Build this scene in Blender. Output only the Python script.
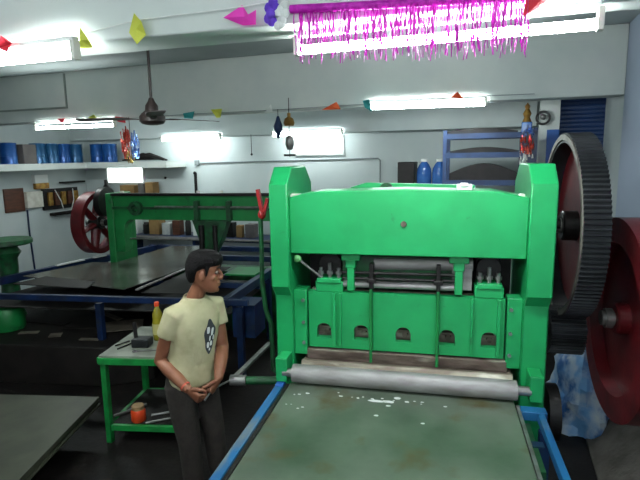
import bpy, bmesh, math, random
from mathutils import Vector, Matrix, noise
for o in list(bpy.data.objects): bpy.data.objects.remove(o)
S = bpy.context.scene; COL = S.collection
PI = math.pi
def srgb(r, g, b):
    f = lambda c: (c/255/12.92) if c/255 <= .04045 else ((c/255+.055)/1.055)**2.4
    return (f(r), f(g), f(b), 1)

# ------------------------------------------------------------------ camera
YAW, PITCH, ROLL, FPX = math.radians(12.9), math.radians(9.16), math.radians(-.93), 518
fw = Vector((-math.sin(YAW)*math.cos(PITCH), math.cos(YAW)*math.cos(PITCH), -math.sin(PITCH)))
rt = Vector((math.cos(YAW), math.sin(YAW), 0)); up = rt.cross(fw)
r2 = math.cos(ROLL)*rt + math.sin(ROLL)*up; u2 = -math.sin(ROLL)*rt + math.cos(ROLL)*up
cd = bpy.data.cameras.new('camera'); cam = bpy.data.objects.new('camera', cd); COL.objects.link(cam)
cd.sensor_width = 36; cd.lens = FPX/640*36; cd.clip_start = .05
M4 = Matrix((r2, u2, -fw)).transposed().to_4x4(); M4.translation = (0, 0, 2.2); cam.matrix_world = M4
S.camera = cam
# ------------------------------------------------------------------ world, exposure, added fill light behind the camera
W = bpy.data.worlds.new('world'); S.world = W; W.use_nodes = True
bg = W.node_tree.nodes['Background']; bg.inputs[0].default_value = (.75, .9, 1, 1); bg.inputs[1].default_value = .04
S.view_settings.view_transform = 'Standard'; S.view_settings.look = 'None'
S.view_settings.exposure = 0; S.view_settings.gamma = 1; S.view_settings.use_curve_mapping = False
BROT = math.radians(-6.16); TB = Matrix.Rotation(BROT, 4, 'Z')          # the building sits a little askew to the press
def B(u, v, z=0): return TB @ Vector((u, v, z))
def area(name, loc, target, sx, sy, power, col):
    l = bpy.data.lights.new(name, 'AREA'); l.shape = 'RECTANGLE'; l.size = sx; l.size_y = sy; l.energy = power; l.color = col
    o = bpy.data.objects.new(name, l); COL.objects.link(o); o.location = loc
    o.rotation_euler = (Vector(target)-Vector(loc)).to_track_quat('-Z', 'Y').to_euler(); return o
area('front_fill', B(.2, -2.6, 2.2), B(-.6, 4, 2.4), 2.6, 2.0, 38, (.86, .95, 1))  # unseen area light added to brighten the press front and near beam
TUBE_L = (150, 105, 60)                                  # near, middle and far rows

# ------------------------------------------------------------------ materials
def mat(name, c, c2=None, scale=8, rough=.5, metal=0, bump=0, bscale=40, lo=.4, hi=.62, emit=0, c3=None, s3=3, lo3=.55, hi3=.7, stretch=None, spec=.5, detail=6, alpha=1):
    m = bpy.data.materials.new(name); m.use_nodes = True; nt = m.node_tree; N = nt.nodes; L = nt.links
    p = N['Principled BSDF']; p.inputs['Roughness'].default_value = rough; p.inputs['Metallic'].default_value = metal
    p.inputs['Specular IOR Level'].default_value = spec
    C = srgb(*c); p.inputs['Base Color'].default_value = C
    tc = N.new('ShaderNodeTexCoord'); vec = tc.outputs['Object']
    if stretch:
        mp = N.new('ShaderNodeMapping'); mp.inputs['Scale'].default_value = stretch; L.new(vec, mp.inputs[0]); vec = mp.outputs[0]
    def layer(prev, col, sc, a, b):
        n = N.new('ShaderNodeTexNoise'); n.inputs['Scale'].default_value = sc; n.inputs['Detail'].default_value = detail; L.new(vec, n.inputs['Vector'])
        r = N.new('ShaderNodeValToRGB'); r.color_ramp.elements[0].position = a; r.color_ramp.elements[1].position = b; L.new(n.outputs['Fac'], r.inputs[0])
        x = N.new('ShaderNodeMix'); x.data_type = 'RGBA'; L.new(r.outputs['Color'], x.inputs['Factor'])
        if prev is None: x.inputs['A'].default_value = C
        else: L.new(prev, x.inputs['A'])
        x.inputs['B'].default_value = srgb(*col); return x.outputs['Result']
    out = None
    if c2: out = layer(None, c2, scale, lo, hi)
    if c3: out = layer(out, c3, s3, lo3, hi3)
    if out: L.new(out, p.inputs['Base Color'])
    if bump:
        n = N.new('ShaderNodeTexNoise'); n.inputs['Scale'].default_value = bscale; n.inputs['Detail'].default_value = 4; L.new(vec, n.inputs['Vector'])
        b = N.new('ShaderNodeBump'); b.inputs['Strength'].default_value = bump; b.inputs['Distance'].default_value = .01
        L.new(n.outputs['Fac'], b.inputs['Height']); L.new(b.outputs['Normal'], p.inputs['Normal'])
    if emit:
        p.inputs['Emission Color'].default_value = C; p.inputs['Emission Strength'].default_value = emit
    return m
M = dict(
 wall=mat('wall paint', (196, 204, 204), (186, 196, 197), 1.5, .75, bump=.08, bscale=25, c3=(168, 174, 172), s3=.9, lo3=.62, hi3=.8),
 beam=mat('white distemper', (214, 218, 214), (204, 210, 207), 2, .75, bump=.1, bscale=18),
 lavender=mat('pale blue wall paint', (176, 186, 206), (168, 180, 200), 1.2, .7, bump=.06),
 ceil=mat('ceiling paint', (170, 178, 178), (160, 168, 168), 2, .8),
 floor=mat('oily concrete', (27, 23, 22), (19, 16, 16), 2.2, .6, bump=.25, bscale=30, spec=.2, c3=(38, 32, 29), s3=5, lo3=.6, hi3=.75),
 green=mat('green machine enamel', (30, 158, 90), (27, 148, 83), 5, .36, bump=.12, bscale=9, c3=(34, 118, 66), s3=11, lo3=.68, hi3=.78),
 green2=mat('dull green enamel', (22, 128, 62), (18, 112, 54), 4, .42, bump=.1, bscale=9, c3=(26, 84, 46), s3=9, lo3=.62, hi3=.75),
 palegreen=mat('pale green knob', (110, 176, 110), (90, 156, 94), 12, .4),
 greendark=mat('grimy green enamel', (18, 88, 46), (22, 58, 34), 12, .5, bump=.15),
 tablegreen=mat('bright green paint', (22, 138, 62), (18, 112, 50), 9, .45, bump=.1),
 blue=mat('worn blue paint', (30, 104, 154), (24, 84, 132), 6, .45, bump=.1, c3=(104, 116, 116), s3=7, lo3=.52, hi3=.62, stretch=(1, .25, 1)),
 rackblue=mat('dusty rack blue', (38, 62, 104), (30, 50, 84), 5, .5),
 navy=mat('dark blue paint', (18, 42, 84), (14, 30, 60), 5, .4, c3=(38, 44, 54), s3=8, lo3=.6, hi3=.75),
 steel=mat('worn steel', (150, 150, 148), (122, 120, 116), 14, .38, .7, bump=.08, c3=(96, 84, 74), s3=6, lo3=.62, hi3=.8),
 roller=mat('ground roller steel', (160, 156, 156), (136, 131, 130), 9, .5, .3, bump=.08, c3=(120, 104, 92), s3=5, lo3=.6, hi3=.8, stretch=(.6, 2, 2)),
 rust=mat('rusty die steel', (112, 98, 88), (74, 60, 52), 12, .6, .35, bump=.3, bscale=30, c3=(160, 152, 138), s3=7, lo3=.56, hi3=.7, stretch=(.5, 2, 2)),
 rust2=mat('rubbed die edge', (150, 142, 128), (104, 92, 80), 10, .5, .4, bump=.2, c3=(196, 190, 176), s3=8, lo3=.58, hi3=.7, stretch=(.5, 2, 2)),
 dark=mat('black oily iron', (30, 27, 27), (20, 18, 18), 8, .45, .4, bump=.2),
 gear=mat('dark gear iron', (44, 46, 49), (34, 36, 38), 9, .42, .5, bump=.1),
 edge=mat('bare gear edge', (118, 114, 106), (90, 84, 78), 10, .5, .4),
 red=mat('dark red oxide paint', (96, 20, 26), (80, 16, 22), 5, .4, bump=.1, c3=(48, 20, 22), s3=4, lo3=.55, hi3=.75),
 brightred=mat('bright red paint', (176, 26, 30), (150, 22, 26), 8, .45),
 sheet=mat('oily bed plate', (112, 122, 108), (70, 88, 70), 2.1, .3, .3, bump=.06, bscale=14, c3=(92, 84, 52), s3=3.4, lo3=.57, hi3=.68, spec=.6, lo=.38, hi=.66),
 sheet2=mat('dull steel sheet', (128, 130, 122), (100, 102, 96), 3, .22, .6, bump=.04, c3=(64, 60, 54), s3=2, lo3=.52, hi3=.7),
 sheetlow=mat('grey green sheet', (70, 72, 58), (58, 60, 49), 4, .5, .2, bump=.06),
 scrap=mat('dark scrap plate', (30, 26, 24), (21, 18, 17), 5, .6, 0, bump=.2, spec=.25),
 scraplight=mat('light scrap offcut', (122, 114, 102), (92, 84, 74), 6, .5, .3),
 tabletop=mat('grey laminate top', (140, 143, 130), (112, 116, 104), 5, .5, c3=(92, 90, 82), s3=8, lo3=.62, hi3=.75),
 white=mat('white enamel', (226, 228, 226), None, rough=.45),
 plastic=mat('milky fitting plastic', (216, 214, 204), (196, 192, 180), 9, .5),
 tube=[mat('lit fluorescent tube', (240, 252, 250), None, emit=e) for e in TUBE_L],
 glowpane=mat('bright glow pane', (236, 250, 246), None, emit=3.2),  # emission of the stand-in panes on the back wall
 skin=mat('brown skin', (142, 92, 68), (130, 80, 58), 14, .5, bump=.05, bscale=90),
 hair=mat('black hair', (12, 10, 11), (20, 17, 18), 60, .7, bump=.6, bscale=120, spec=.15),
 shirt=mat('cream cotton', (190, 182, 146), (176, 168, 132), 9, .85, bump=.9, bscale=11, c3=(152, 144, 110), s3=6, lo3=.54, hi3=.74),
 ink=mat('black print ink', (60, 62, 66), None, rough=.8), inkwhite=mat('white print ink', (226, 228, 226), None, rough=.8),
 trousers=mat('dark brown grey cloth', (50, 43, 39), (42, 36, 33), 20, .9, bump=.3, bscale=60),
 leather=mat('black leather', (28, 24, 22), (36, 30, 28), 20, .6),
 thread=mat('red wrist thread', (200, 90, 70), None, rough=.8),
 eyewhite=mat('eye white', (120, 106, 96), None, rough=.7, spec=.1),
 magenta=mat('magenta foil', (172, 14, 158), (206, 46, 190), 40, .5, 0, spec=.3),
 rod=mat('dark brown fan enamel', (56, 44, 42), (46, 36, 35), 9, .45),
 orange=mat('orange plastic', (226, 74, 28), (206, 60, 22), 9, .45),
 cork=mat('tan lid', (164, 132, 92), (140, 110, 76), 20, .6),
 oil=mat('yellow green oil', (150, 140, 40), (128, 120, 36), 9, .2),
 paper=mat('cream label paper', (180, 172, 110), (180, 170, 110), 12, .6),
 canblue=mat('blue tin paint', (36, 90, 158), (26, 72, 136), 5, .3, .3), canlid=mat('grey blue tin lid', (84, 104, 130), (64, 84, 112), 6, .4, .4),
 canteal=mat('teal blue tin paint', (42, 96, 140), (32, 80, 122), 5, .3, .3),
 card=mat('brown cardboard', (150, 118, 74), (132, 102, 62), 7, .8), cardgrey=mat('grey brown carton', (104, 98, 96), (90, 85, 84), 6, .8),
 wood=mat('brown varnished board', (92, 52, 34), (72, 40, 26), 6, .5, stretch=(1, 1, 6)),
 shutter=mat('blue shutter paint', (26, 56, 104), (20, 46, 90), 3, .45), panelblue=mat('mid blue paint', (40, 96, 176), (34, 86, 160), 3, .5),
 jug=mat('blue water jug plastic', (60, 104, 168), (44, 84, 150), 6, .15), 
 tarp=mat('blue and white plastic sheeting', (110, 162, 216), (214, 222, 228), 5, .4, bump=.3, bscale=10, c3=(56, 108, 176), s3=7, lo3=.5, hi3=.65),
 sack=mat('white woven sack', (186, 190, 186), (160, 164, 166), 10, .7, bump=.3),
 concrete=mat('grey concrete', (96, 90, 84), (72, 67, 62), 6, .85, bump=.4, bscale=30),
 wire=mat('black cable', (34, 32, 34), None, rough=.5), pipegrey=mat('grey conduit', (128, 136, 138), None, rough=.5),
 frame=mat('grey green trim paint', (138, 146, 140), None, rough=.6), board=mat('pale board', (196, 204, 202), (188, 196, 195), 2, .7),
 copper=mat('brass parts', (176, 140, 70), (140, 100, 50), 12, .4, .6), teal=mat('teal paper', (50, 150, 150), None, rough=.7),
 yellow=mat('yellow kite paper', (214, 216, 84), (200, 204, 70), 6, .7), pink=mat('pink kite paper', (244, 60, 190), (250, 90, 204), 6, .6),
 redpaper=mat('red kite paper', (220, 44, 62), (200, 36, 54), 6, .7), purple=mat('purple crepe paper', (92, 50, 190), (112, 70, 210), 12, .7),
 whitepaper=mat('white kite paper', (228, 230, 226), None, rough=.7), orangepaper=mat('orange kite paper', (236, 100, 52), None, rough=.7),
 foilred=mat('red foil', (196, 40, 50), (230, 120, 90), 60, .25, .6), foilblue=mat('blue foil', (50, 100, 200), (150, 190, 230), 60, .25, .6), foilgold=mat('gold foil', (200, 160, 60), (236, 210, 130), 60, .25, .6),
)

# ------------------------------------------------------------------ mesh helpers
WM = {}                                                          # world matrix of every object built so far
class MB:
    def __init__(s, T=None): s.v = []; s.f = []; s.mi = []; s.m = 0; s.T = T
    def add(s, vs, fs):
        n = len(s.v); s.v += [Vector(p) for p in vs]; s.f += [tuple(i+n for i in f) for f in fs]; s.mi += [s.m]*len(fs); return s
    def box(s, lo, hi, R=None, pivot=None):
        x0, y0, z0 = lo; x1, y1, z1 = hi
        vs = [Vector(p) for p in ((x0,y0,z0),(x1,y0,z0),(x1,y1,z0),(x0,y1,z0),(x0,y0,z1),(x1,y0,z1),(x1,y1,z1),(x0,y1,z1))]
        if R is not None:
            c = Vector(pivot) if pivot is not None else (Vector(lo)+Vector(hi))/2; vs = [c + R @ (p-c) for p in vs]
        return s.add(vs, [(0,3,2,1),(4,5,6,7),(0,1,5,4),(1,2,6,5),(2,3,7,6),(3,0,4,7)])
    def loft(s, rings, cap=True):
        n = len(rings[0]); vs = [p for r in rings for p in r]; fs = []
        for k in range(len(rings)-1):
            for i in range(n): j = (i+1) % n; fs.append((k*n+i, k*n+j, (k+1)*n+j, (k+1)*n+i))
        if cap: fs.append(tuple(range(n-1, -1, -1))); fs.append(tuple((len(rings)-1)*n+i for i in range(n)))
        return s.add(vs, fs)
    def tube(s, pts, r, n=10, sq=1, closed=False):
        pts = [Vector(p) for p in pts]; rs = r if isinstance(r, (list, tuple)) else [r]*len(pts); rings = []; prev = None
        for k, p in enumerate(pts):
            t = (pts[min(k+1, len(pts)-1)]-pts[max(k-1, 0)]).normalized()
            if prev is None: a = t.orthogonal().normalized() if abs(t.z) > .9 else t.cross(Vector((0, 0, 1))).normalized()
            else: a = (prev - t*prev.dot(t)).normalized()
            prev = a; b = t.cross(a)
            rings.append([p + a*rs[k]*math.cos(2*PI*i/n) + b*rs[k]*sq*math.sin(2*PI*i/n) for i in range(n)])
        return s.loft(rings)
    def bar(s, p0, p1, w, h, upv=(0, 0, 1)):                      # rectangular bar
        p0, p1 = Vector(p0), Vector(p1); t = (p1-p0).normalized(); a = t.cross(Vector(upv)).normalized(); b = a.cross(t)
        R = lambda p: [p+a*w/2+b*h/2, p-a*w/2+b*h/2, p-a*w/2-b*h/2, p+a*w/2-b*h/2]
        return s.loft([R(p0), R(p1)])
    def cyl(s, p0, p1, r, r1=None, n=20): return s.tube([p0, p1], [r, r if r1 is None else r1], n)
    def lathe(s, prof, c, n=24, ax='z'):
        rings = []
        for r, z in prof:
            R = []
            for i in range(n):
                a = 2*PI*i/n; q = (r*math.cos(a), r*math.sin(a), z)
                if ax == 'x': q = (z, r*math.cos(a), r*math.sin(a))
                if ax == 'y': q = (r*math.cos(a), z, r*math.sin(a))
                R.append(Vector(c)+Vector(q))
            rings.append(R)
        return s.loft(rings)
    def ring(s, c, ro, ri, lo, hi, n=48, ax='x', teeth=0, depth=0):   # annulus along an axis, optionally toothed
        if teeth: n = teeth*4
        R = [[], [], [], []]
        for i in range(n):
            a = 2*PI*i/n; rr = ro - (depth if teeth and i % 4 in (2, 3) else 0)
            for k, (q, z) in enumerate(((rr, lo), (rr, hi), (ri, hi), (ri, lo))):
                p = (z, q*math.cos(a), q*math.sin(a)) if ax == 'x' else (q*math.cos(a), q*math.sin(a), z) if ax == 'z' else (q*math.cos(a), z, q*math.sin(a))
                R[k].append(Vector(c)+Vector(p))
        R.append(R[0]); return s.loft(R, cap=False)
    def prism(s, poly, ax, lo, hi):                                # poly in the two other axes
        def P(a, b, t): return (t, a, b) if ax == 'x' else (a, t, b) if ax == 'y' else (a, b, t)
        return s.loft([[P(a, b, lo) for a, b in poly], [P(a, b, hi) for a, b in poly]])
    def sphere(s, c, r, n=16, R=None):
        if not isinstance(r, (tuple, list)): r = (r, r, r)
        rings = []; m = max(6, n//2)
        for k in range(m+1):
            t = PI*(.02+.96*k/m); q = []
            for i in range(n):
                p = Vector((r[0]*math.sin(t)*math.cos(2*PI*i/n), r[1]*math.sin(t)*math.sin(2*PI*i/n), -r[2]*math.cos(t)))
                q.append(Vector(c)+(R @ p if R else p))
            rings.append(q)
        return s.loft(rings)
    def build(s, name, mats, parent=None, smooth=True, bevel=0, voxel=0, sm=0, angle=40):
        me = bpy.data.meshes.new(name); vs = [s.T @ p for p in s.v] if s.T else s.v
        o = bpy.data.objects.new(name, me); COL.objects.link(o)
        if parent is not None: o.parent = parent; inv = WM[parent].inverted(); WM[o] = WM[parent].copy(); vs = [inv @ p for p in vs]
        else:
            lo = Vector([min(p[i] for p in vs) for i in range(3)]); hi = Vector([max(p[i] for p in vs) for i in range(3)])
            c = Vector(((lo.x+hi.x)/2, (lo.y+hi.y)/2, lo.z)); o.location = c; WM[o] = Matrix.Translation(c); vs = [p-c for p in vs]
        me.from_pydata([tuple(p) for p in vs], [], s.f)
        for m in (mats if isinstance(mats, (list, tuple)) else [mats]): me.materials.append(m)
        for p, k in zip(me.polygons, s.mi): p.material_index = k
        b = bmesh.new(); b.from_mesh(me); bmesh.ops.recalc_face_normals(b, faces=b.faces); b.to_mesh(me); b.free()
        if voxel:
            r = o.modifiers.new('remesh', 'REMESH'); r.mode = 'VOXEL'; r.voxel_size = voxel
            if sm: q = o.modifiers.new('smooth', 'SMOOTH'); q.iterations = sm; q.factor = .5
            dg = bpy.context.evaluated_depsgraph_get(); nm = bpy.data.meshes.new_from_object(o.evaluated_get(dg))
            o.modifiers.clear(); o.data = nm
            me = nm
            if not me.materials: me.materials.append(mats if not isinstance(mats, (list, tuple)) else mats[0])
        if smooth:
            for p in me.polygons: p.use_smooth = True
            if not voxel: me.set_sharp_from_angle(angle=math.radians(angle))
        if bevel:
            q = o.modifiers.new('bevel', 'BEVEL'); q.width = bevel; q.segments = 2; q.limit_method = 'ANGLE'; q.angle_limit = math.radians(50); q.harden_normals = False
        return o
def thing(name, label, cat, loc, rotz=0, group=None):
    o = bpy.data.objects.new(name, None); COL.objects.link(o); o.empty_display_size = .1
    o.location = loc; o.rotation_euler = (0, 0, rotz); WM[o] = Matrix.Translation(Vector(loc)) @ Matrix.Rotation(rotz, 4, 'Z')
    o['label'] = label; o['category'] = cat
    if group: o['group'] = group
    return o
def tag(o, label, cat, group=None, kind=None):
    o['label'] = label; o['category'] = cat
    if group: o['group'] = group
    if kind: o['kind'] = kind
    return o
def struct(o, label=None):
    o['kind'] = 'structure'
    if label: o['label'] = label; o['category'] = 'building part'
    return o
def dup(root, loc, rotz=None, label=None):
    r = root.copy(); COL.objects.link(r); r.location = loc
    if rotz is not None: r.rotation_euler = (0, 0, rotz)
    if label: r['label'] = label
    for ch in list(root.children):
        c = ch.copy(); COL.objects.link(c); c.parent = r
        for g in ch.children: d = g.copy(); COL.objects.link(d); d.parent = c
    return r
rnd = random.Random(7)

# ================================================================== SETTING (building frame: u across, v away, z up)
def bb(lo, hi): return MB(TB).box(lo, hi)
UL, UR, VB, CZ = -7.4, 1.1, 7.9, 3.38
struct(bb((UL-.2, -3, -.1), (UR+.2, VB+.2, 0)).build('floor', M['floor']), 'dark oily workshop floor')
struct(bb((UL-.2, -3, CZ), (UR+.2, VB+.2, CZ+.12)).build('ceiling', M['ceil']), 'grey painted slab ceiling')
struct(bb((UL-.2, -3, 0), (UL, VB+.2, CZ)).build('wall_left', M['wall']), 'pale left wall behind the switchboards')
struct(bb((UL, VB, 0), (UR+.2, VB+.2, CZ)).build('wall_back', M['wall']), 'pale back wall of the workshop')
struct(bb((UR, -3, 0), (UR+.2, 5.75, CZ)).build('wall_right', M['lavender']), 'pale lavender right wall beside the flywheel')
struct(bb((UR+.05, 5.75, 0), (UR+.2, VB, CZ)).build('trim_1', M['wall']), 'pale strip of right wall between beam and shutter')
struct(MB(TB).prism([(UL, 1.80), (UR, 2.22), (UR, 2.47), (UL, 2.11)], 'z', 2.75, CZ).build('ceiling_beam', M['beam'], bevel=.008), 'white near ceiling beam holding the tinsel')
struct(bb((UL, 5.75, 2.735), (UR, 6.0, CZ)).build('ceiling_beam', M['beam'], bevel=.008), 'deep white middle ceiling beam over the press')
struct(bb((UL, 7.6, 2.55), (.45, 7.9, CZ)).build('ceiling_beam', M['wall'], bevel=.008), 'grey far ceiling beam along the back wall')
p = MB(TB).box((UL, 3.0, 2.06), (-6.82, 7.9, 2.16)).box((-6.82, 7.32, 2.06), (-5.18, 7.9, 2.16)); struct(p.build('concrete_shelf', M['beam']), 'white concrete loft shelf carrying blue tins')
# framed glowing panes added as stand-ins for bright patches on the wall
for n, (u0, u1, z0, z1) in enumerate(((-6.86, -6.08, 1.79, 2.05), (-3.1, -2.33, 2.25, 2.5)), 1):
    fr = struct(MB(TB).box((u0-.03, 7.86, z0-.03), (u1+.03, 7.9, z0)).box((u0-.03, 7.86, z1), (u1+.03, 7.9, z1+.02)).box((u0-.03, 7.86, z0), (u0, 7.9, z1)).box((u1, 7.86, z0), (u1+.03, 7.9, z1)).build('glow_panel_%d' % n, M['white']),
        ('glowing panel standing in for a bright patch under the loft shelf', 'glowing panel standing in for glare below the far tube light')[n-1])
    MB(TB).box((u0, 7.875, z0), (u1, 7.89, z1)).build('pane', M['glowpane'], fr)
# shutter and pillar on the right
sh = MB(TB); prof = []
for k in range(58): z = k*.05; prof += [(6.98, z), (6.972, z+.012), (6.972, z+.038), (6.98, z+.05)]
prof += [(7.0, 2.9), (7.0, 0)]
sh.prism(prof, 'x', .66, UR+.05); struct(sh.build('door_1', M['shutter'], smooth=False), 'blue ribbed roller shutter behind the gear wheel')
struct(bb((.44, 6.85, 0), (.655, 7.05, 2.9)).build('trim_2', M['beam']), 'white pillar left of the roller shutter')
struct(MB(TB).box((.44, 6.9, 2.9), (UR+.05, 7.05, CZ)).build('wall_front', M['wall']), 'wall strip above the roller shutter')
struct(MB(TB).prism([(.70, 0), (UR, 0), (UR, .36), (.98, .32), (.82, .15)], 'y', 2.6, 4.2).build('trim_3', M['concrete'], bevel=.02), 'rough grey concrete kerb under the red flywheel')
tr = MB(TB)
for lo, hi in (((-6.95, 5.735, 2.90), (-5.585, 5.75, 2.925)), ((-5.61, 5.735, 2.925), (-5.585, 5.75, CZ-.02))): tr.box(lo, hi)
struct(tr.build('trim_4', M['frame']), 'grey frame lines on the middle beam at left')
t = thing('wall_conduit', 'thin grey conduit run along the back wall and turning down', 'conduit', B(-3.2, 7.89, 1.3), BROT)
MB(TB).tube([(-4.95, 7.885, 2.12), (-3.05, 7.885, 2.145), (-1.76, 7.885, 2.16), (-1.73, 7.885, 2.13), (-1.72, 7.885, .9)], .011, 8).build('pipe', M['pipegrey'], t)
MB(TB).box((-4.99, 7.86, 2.08), (-4.91, 7.9, 2.17)).build('junction_box', M['pipegrey'], t)

# ================================================================== TUBE LIGHTS
def tube_light(u0, u1, v, ztop, label, tilt=0, rad=.0195, row=0):
    L_ = u1-u0; c = B((u0+u1)/2, v, ztop-.13)
    t = thing('tube_light', label, 'tube light', c, BROT, 'fluorescent tube lights')
    z = lambda u: ztop + tilt*((u-u0)/L_-.5)
    def bar(ua, ub, va, vb, za, zb):
        m = MB(TB); m.loft([[(ua, va, z(ua)+za), (ua, vb, z(ua)+za), (ua, vb, z(ua)+zb), (ua, va, z(ua)+zb)], [(ub, va, z(ub)+za), (ub, vb, z(ub)+za), (ub, vb, z(ub)+zb), (ub, va, z(ub)+zb)]]); return m
    bar(u0, u1, v-.012, v+.03, -.025, 0).build('batten', M['white'], t, bevel=.004)
    for ua in (u0-.012, u1-.012): bar(ua, ua+.024, v-.022, v+.022, -.105, -.02).build('lamp_holder', M['plastic'], t, bevel=.004)
    MB(TB).cyl((u0+.012, v, z(u0)-.08), (u1-.012, v, z(u1)-.08), rad, n=14).build('tube', M['tube'][row], t)
    return t
tube_light(-.874, .335, 2.26, 2.75, 'lit tube light under the near beam, behind the tinsel')
tube_light(-3.06, -1.87, 2.0, 2.765, 'lit tube light at the top left corner of the photo')
for u0 in (-2.3, .05): tube_light(u0-.6, u0+.6, -.7, 3.1, 'added fill tube light behind the viewpoint, ' + ('on the left' if u0 < 0 else 'on the right'))  # unseen pair of tubes, added to brighten the near beam's front face
tube_light(-1.37, -.155, 5.70, 2.79, 'lit tube light on the middle beam above the press', -.015, row=1)
tube_light(-6.13, -4.79, 5.70, 2.73, 'lit tube light on the middle beam above the blue tins', -.004, row=1)
tube_light(-5.4, -4.29, 7.55, 2.60, 'lit tube light on the far beam left of centre, right of the fan', row=2)
tube_light(-3.36, -2.24, 7.55, 2.615, 'lit tube light on the far beam above the glowing panel', row=2)

# ================================================================== CEILING FAN
fx, fy, fz = -2.33, 4.0, 2.54
t = thing('ceiling_fan', 'dark brown ceiling fan hanging on a long rod at upper left', 'fan', (fx, fy, fz-.06))
MB().lathe([(.03, 0), (.045, .05), (.1, .09), (.105, .1)], (fx, fy, CZ-.1)).build('canopy', M['rod'], t)
MB().cyl((fx, fy, fz+.06), (fx, fy, CZ-.05), .012, n=10).build('rod', M['rod'], t)
MB().lathe([(.018, .16), (.03, .13), (.05, .1), (.055, .06), (.085, .035), (.105, .01), (.105, -.03), (.085, -.05), (.04, -.06), (.0, -.06)], (fx, fy, fz)).build('motor', M['rod'], t)
for a in (math.radians(183), math.radians(63), math.radians(303)):
    R = Matrix.Rotation(a, 3, 'Z'); pit = Matrix.Rotation(math.radians(4), 3, 'X')
    def fp(x, y, z): return Vector((fx, fy, fz)) + R @ (pit @ Vector((x, y, z)))
    b = MB(); rings = []
    for x, w in ((.2, .05), (.28, .062), (.5, .07), (.64, .066), (.68, .04)): rings.append([fp(x, -w, -.005), fp(x, w, -.005), fp(x, w, .001), fp(x, -w, .001)])
    b.loft(rings); bl = b.build('blade', M['rod'], t)
    MB().bar(fp(.1, 0, -.01), fp(.26, 0, -.005), .05, .008).build('blade_arm', M['rod'], bl)

# ================================================================== NEAR PRESS
PR = thing('punching_press', 'large bright green sheet punching press in the centre with gear wheel and flywheel', 'press', (-.18, 3.2, 0))
prof = [(2.97, 0), (2.97, 1.36), (2.9, 1.43), (2.9, 2.04), (3.01, 2.142), (3.34, 2.142), (3.5, 2.03), (3.5, 0)]
for x0, x1 in ((-.97, -.856), (.476, .612)): MB().prism(prof, 'x', x0, x1).build('upright', M['green'], PR, bevel=.008)
bm = [(-.856, 1.63), (.476, 1.63), (.476, 1.965), (.30, 2.0), (-.18, 2.012), (-.68, 2.0), (-.78, 1.985), (-.856, 1.965)]
MB().prism(bm, 'y', 2.935, 3.18).build('crossbeam', M['green'], PR, bevel=.006)
MB().box((-.856, 3.18, 1.75), (.462, 3.42, 1.95)).build('rear_beam', M['greendark'], PR, bevel=.006)
MB().prism([(-.55, 1.95), (.22, 1.95), (.22, 2.012), (-.45, 2.03), (-.55, 2.0)], 'y', 3.30, 3.36).build('top_plate', M['green'], PR, bevel=.004)
MB().lathe([(.0, -.03), (.03, -.03), (.045, 0), (.045, .02), (0, .02)], (-.32, 3.28, 1.985), ax='y').build('top_shaft_cap', M['greendark'], PR)
MB().lathe([(0, -.012), (.014, -.012), (.017, 0), (.017, .01), (0, .01)], (-.186, 2.932, 1.815), 16, 'y').build('oil_plug', M['rust'], PR)
MB().box((.10, 2.99, 2.0), (.185, 3.05, 2.035)).box((.12, 2.98, 2.02), (.165, 3.06, 2.04)).build('lifting_lug', M['white'], PR, bevel=.006)
MB().box((-.85, 2.945, 1.965), (-.79, 2.985, 1.985)).build('oil_cup', M['plastic'], PR, bevel=.005)
MB().box((.425, 2.945, 1.96), (.455, 2.98, 1.985)).build('oil_cup', M['plastic'], PR, bevel=.005)
# recess below the beam
MB().box((-.856, 3.42, .05), (.462, 3.48, 1.76)).build('back_plate', M['dark'], PR)
MB().box((-.856, 3.0, .0), (.462, 3.44, .80)).build('base_beam', M['greendark'], PR, bevel=.01)
for x0, x1 in ((-.72, -.55), (.215, .375)):
    bx = MB().box((x0, 3.0, 1.385), (x1, 3.13, 1.45)).box((x0+.01, 2.99, 1.44), (x1-.01, 3.12, 1.47)).build('bearing_block', M['green'], PR, bevel=.005)
    MB().box((x0+.01, 3.12, 1.38), (x1-.01, 3.25, 1.63)).lathe([(0, -.05), (.07, -.05), (.07, .03), (0, .03)], ((x0+x1)/2, 3.1, 1.55), 18, 'y').build('bearing_housing', M['dark'], bx, bevel=.004)
    for k in range(3):
        xx = x0+.03+k*(x1-x0-.06)/2; MB().cyl((xx, 3.03, 1.46), (xx, 3.03, 1.53+.03*(k == 1)), .012, n=8).cyl((xx, 3.03, 1.49), (xx, 3.03, 1.51), .02, n=6).build('stud', M['steel'], bx)
MB().cyl((-.37, 3.07, 1.555), (.205, 3.07, 1.565), .038, n=20).build('upper_roller', M['roller'], PR)
MB().box((.09, 3.035, 1.42), (.20, 3.06, 1.545)).build('side_cheek', M['roller'], PR)
MB().cyl((-.55, 3.03, 1.435), (.11, 3.03, 1.435), .022, n=14).build('lower_roller', M['roller'], PR)
for z in (1.475, 1.51): MB().cyl((-.55, 3.0, z), (.12, 3.0, z+.004), .009, n=8).build('tie_rod', M['dark'], PR)
MB().box((-.56, 3.06, 1.41), (.2, 3.12, 1.60)).build('recess_panel', M['greendark'], PR)
for x in (-.50, .125):
    MB().box((x-.055, 2.985, 1.585), (x+.055, 3.06, 1.632)).box((x-.03, 2.98, 1.54), (x+.03, 3.05, 1.59)).box((x-.022, 2.985, 1.40), (x+.022, 3.04, 1.55)).build('hanger', M['green'], PR, bevel=.005)
for x in (-.375, .012):
    MB().box((x-.012, 2.97, 1.41), (x+.012, 3.04, 1.57)).box((x-.025, 2.965, 1.46), (x+.025, 3.03, 1.485)).build('clamp', M['dark'], PR, bevel=.003)
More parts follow.
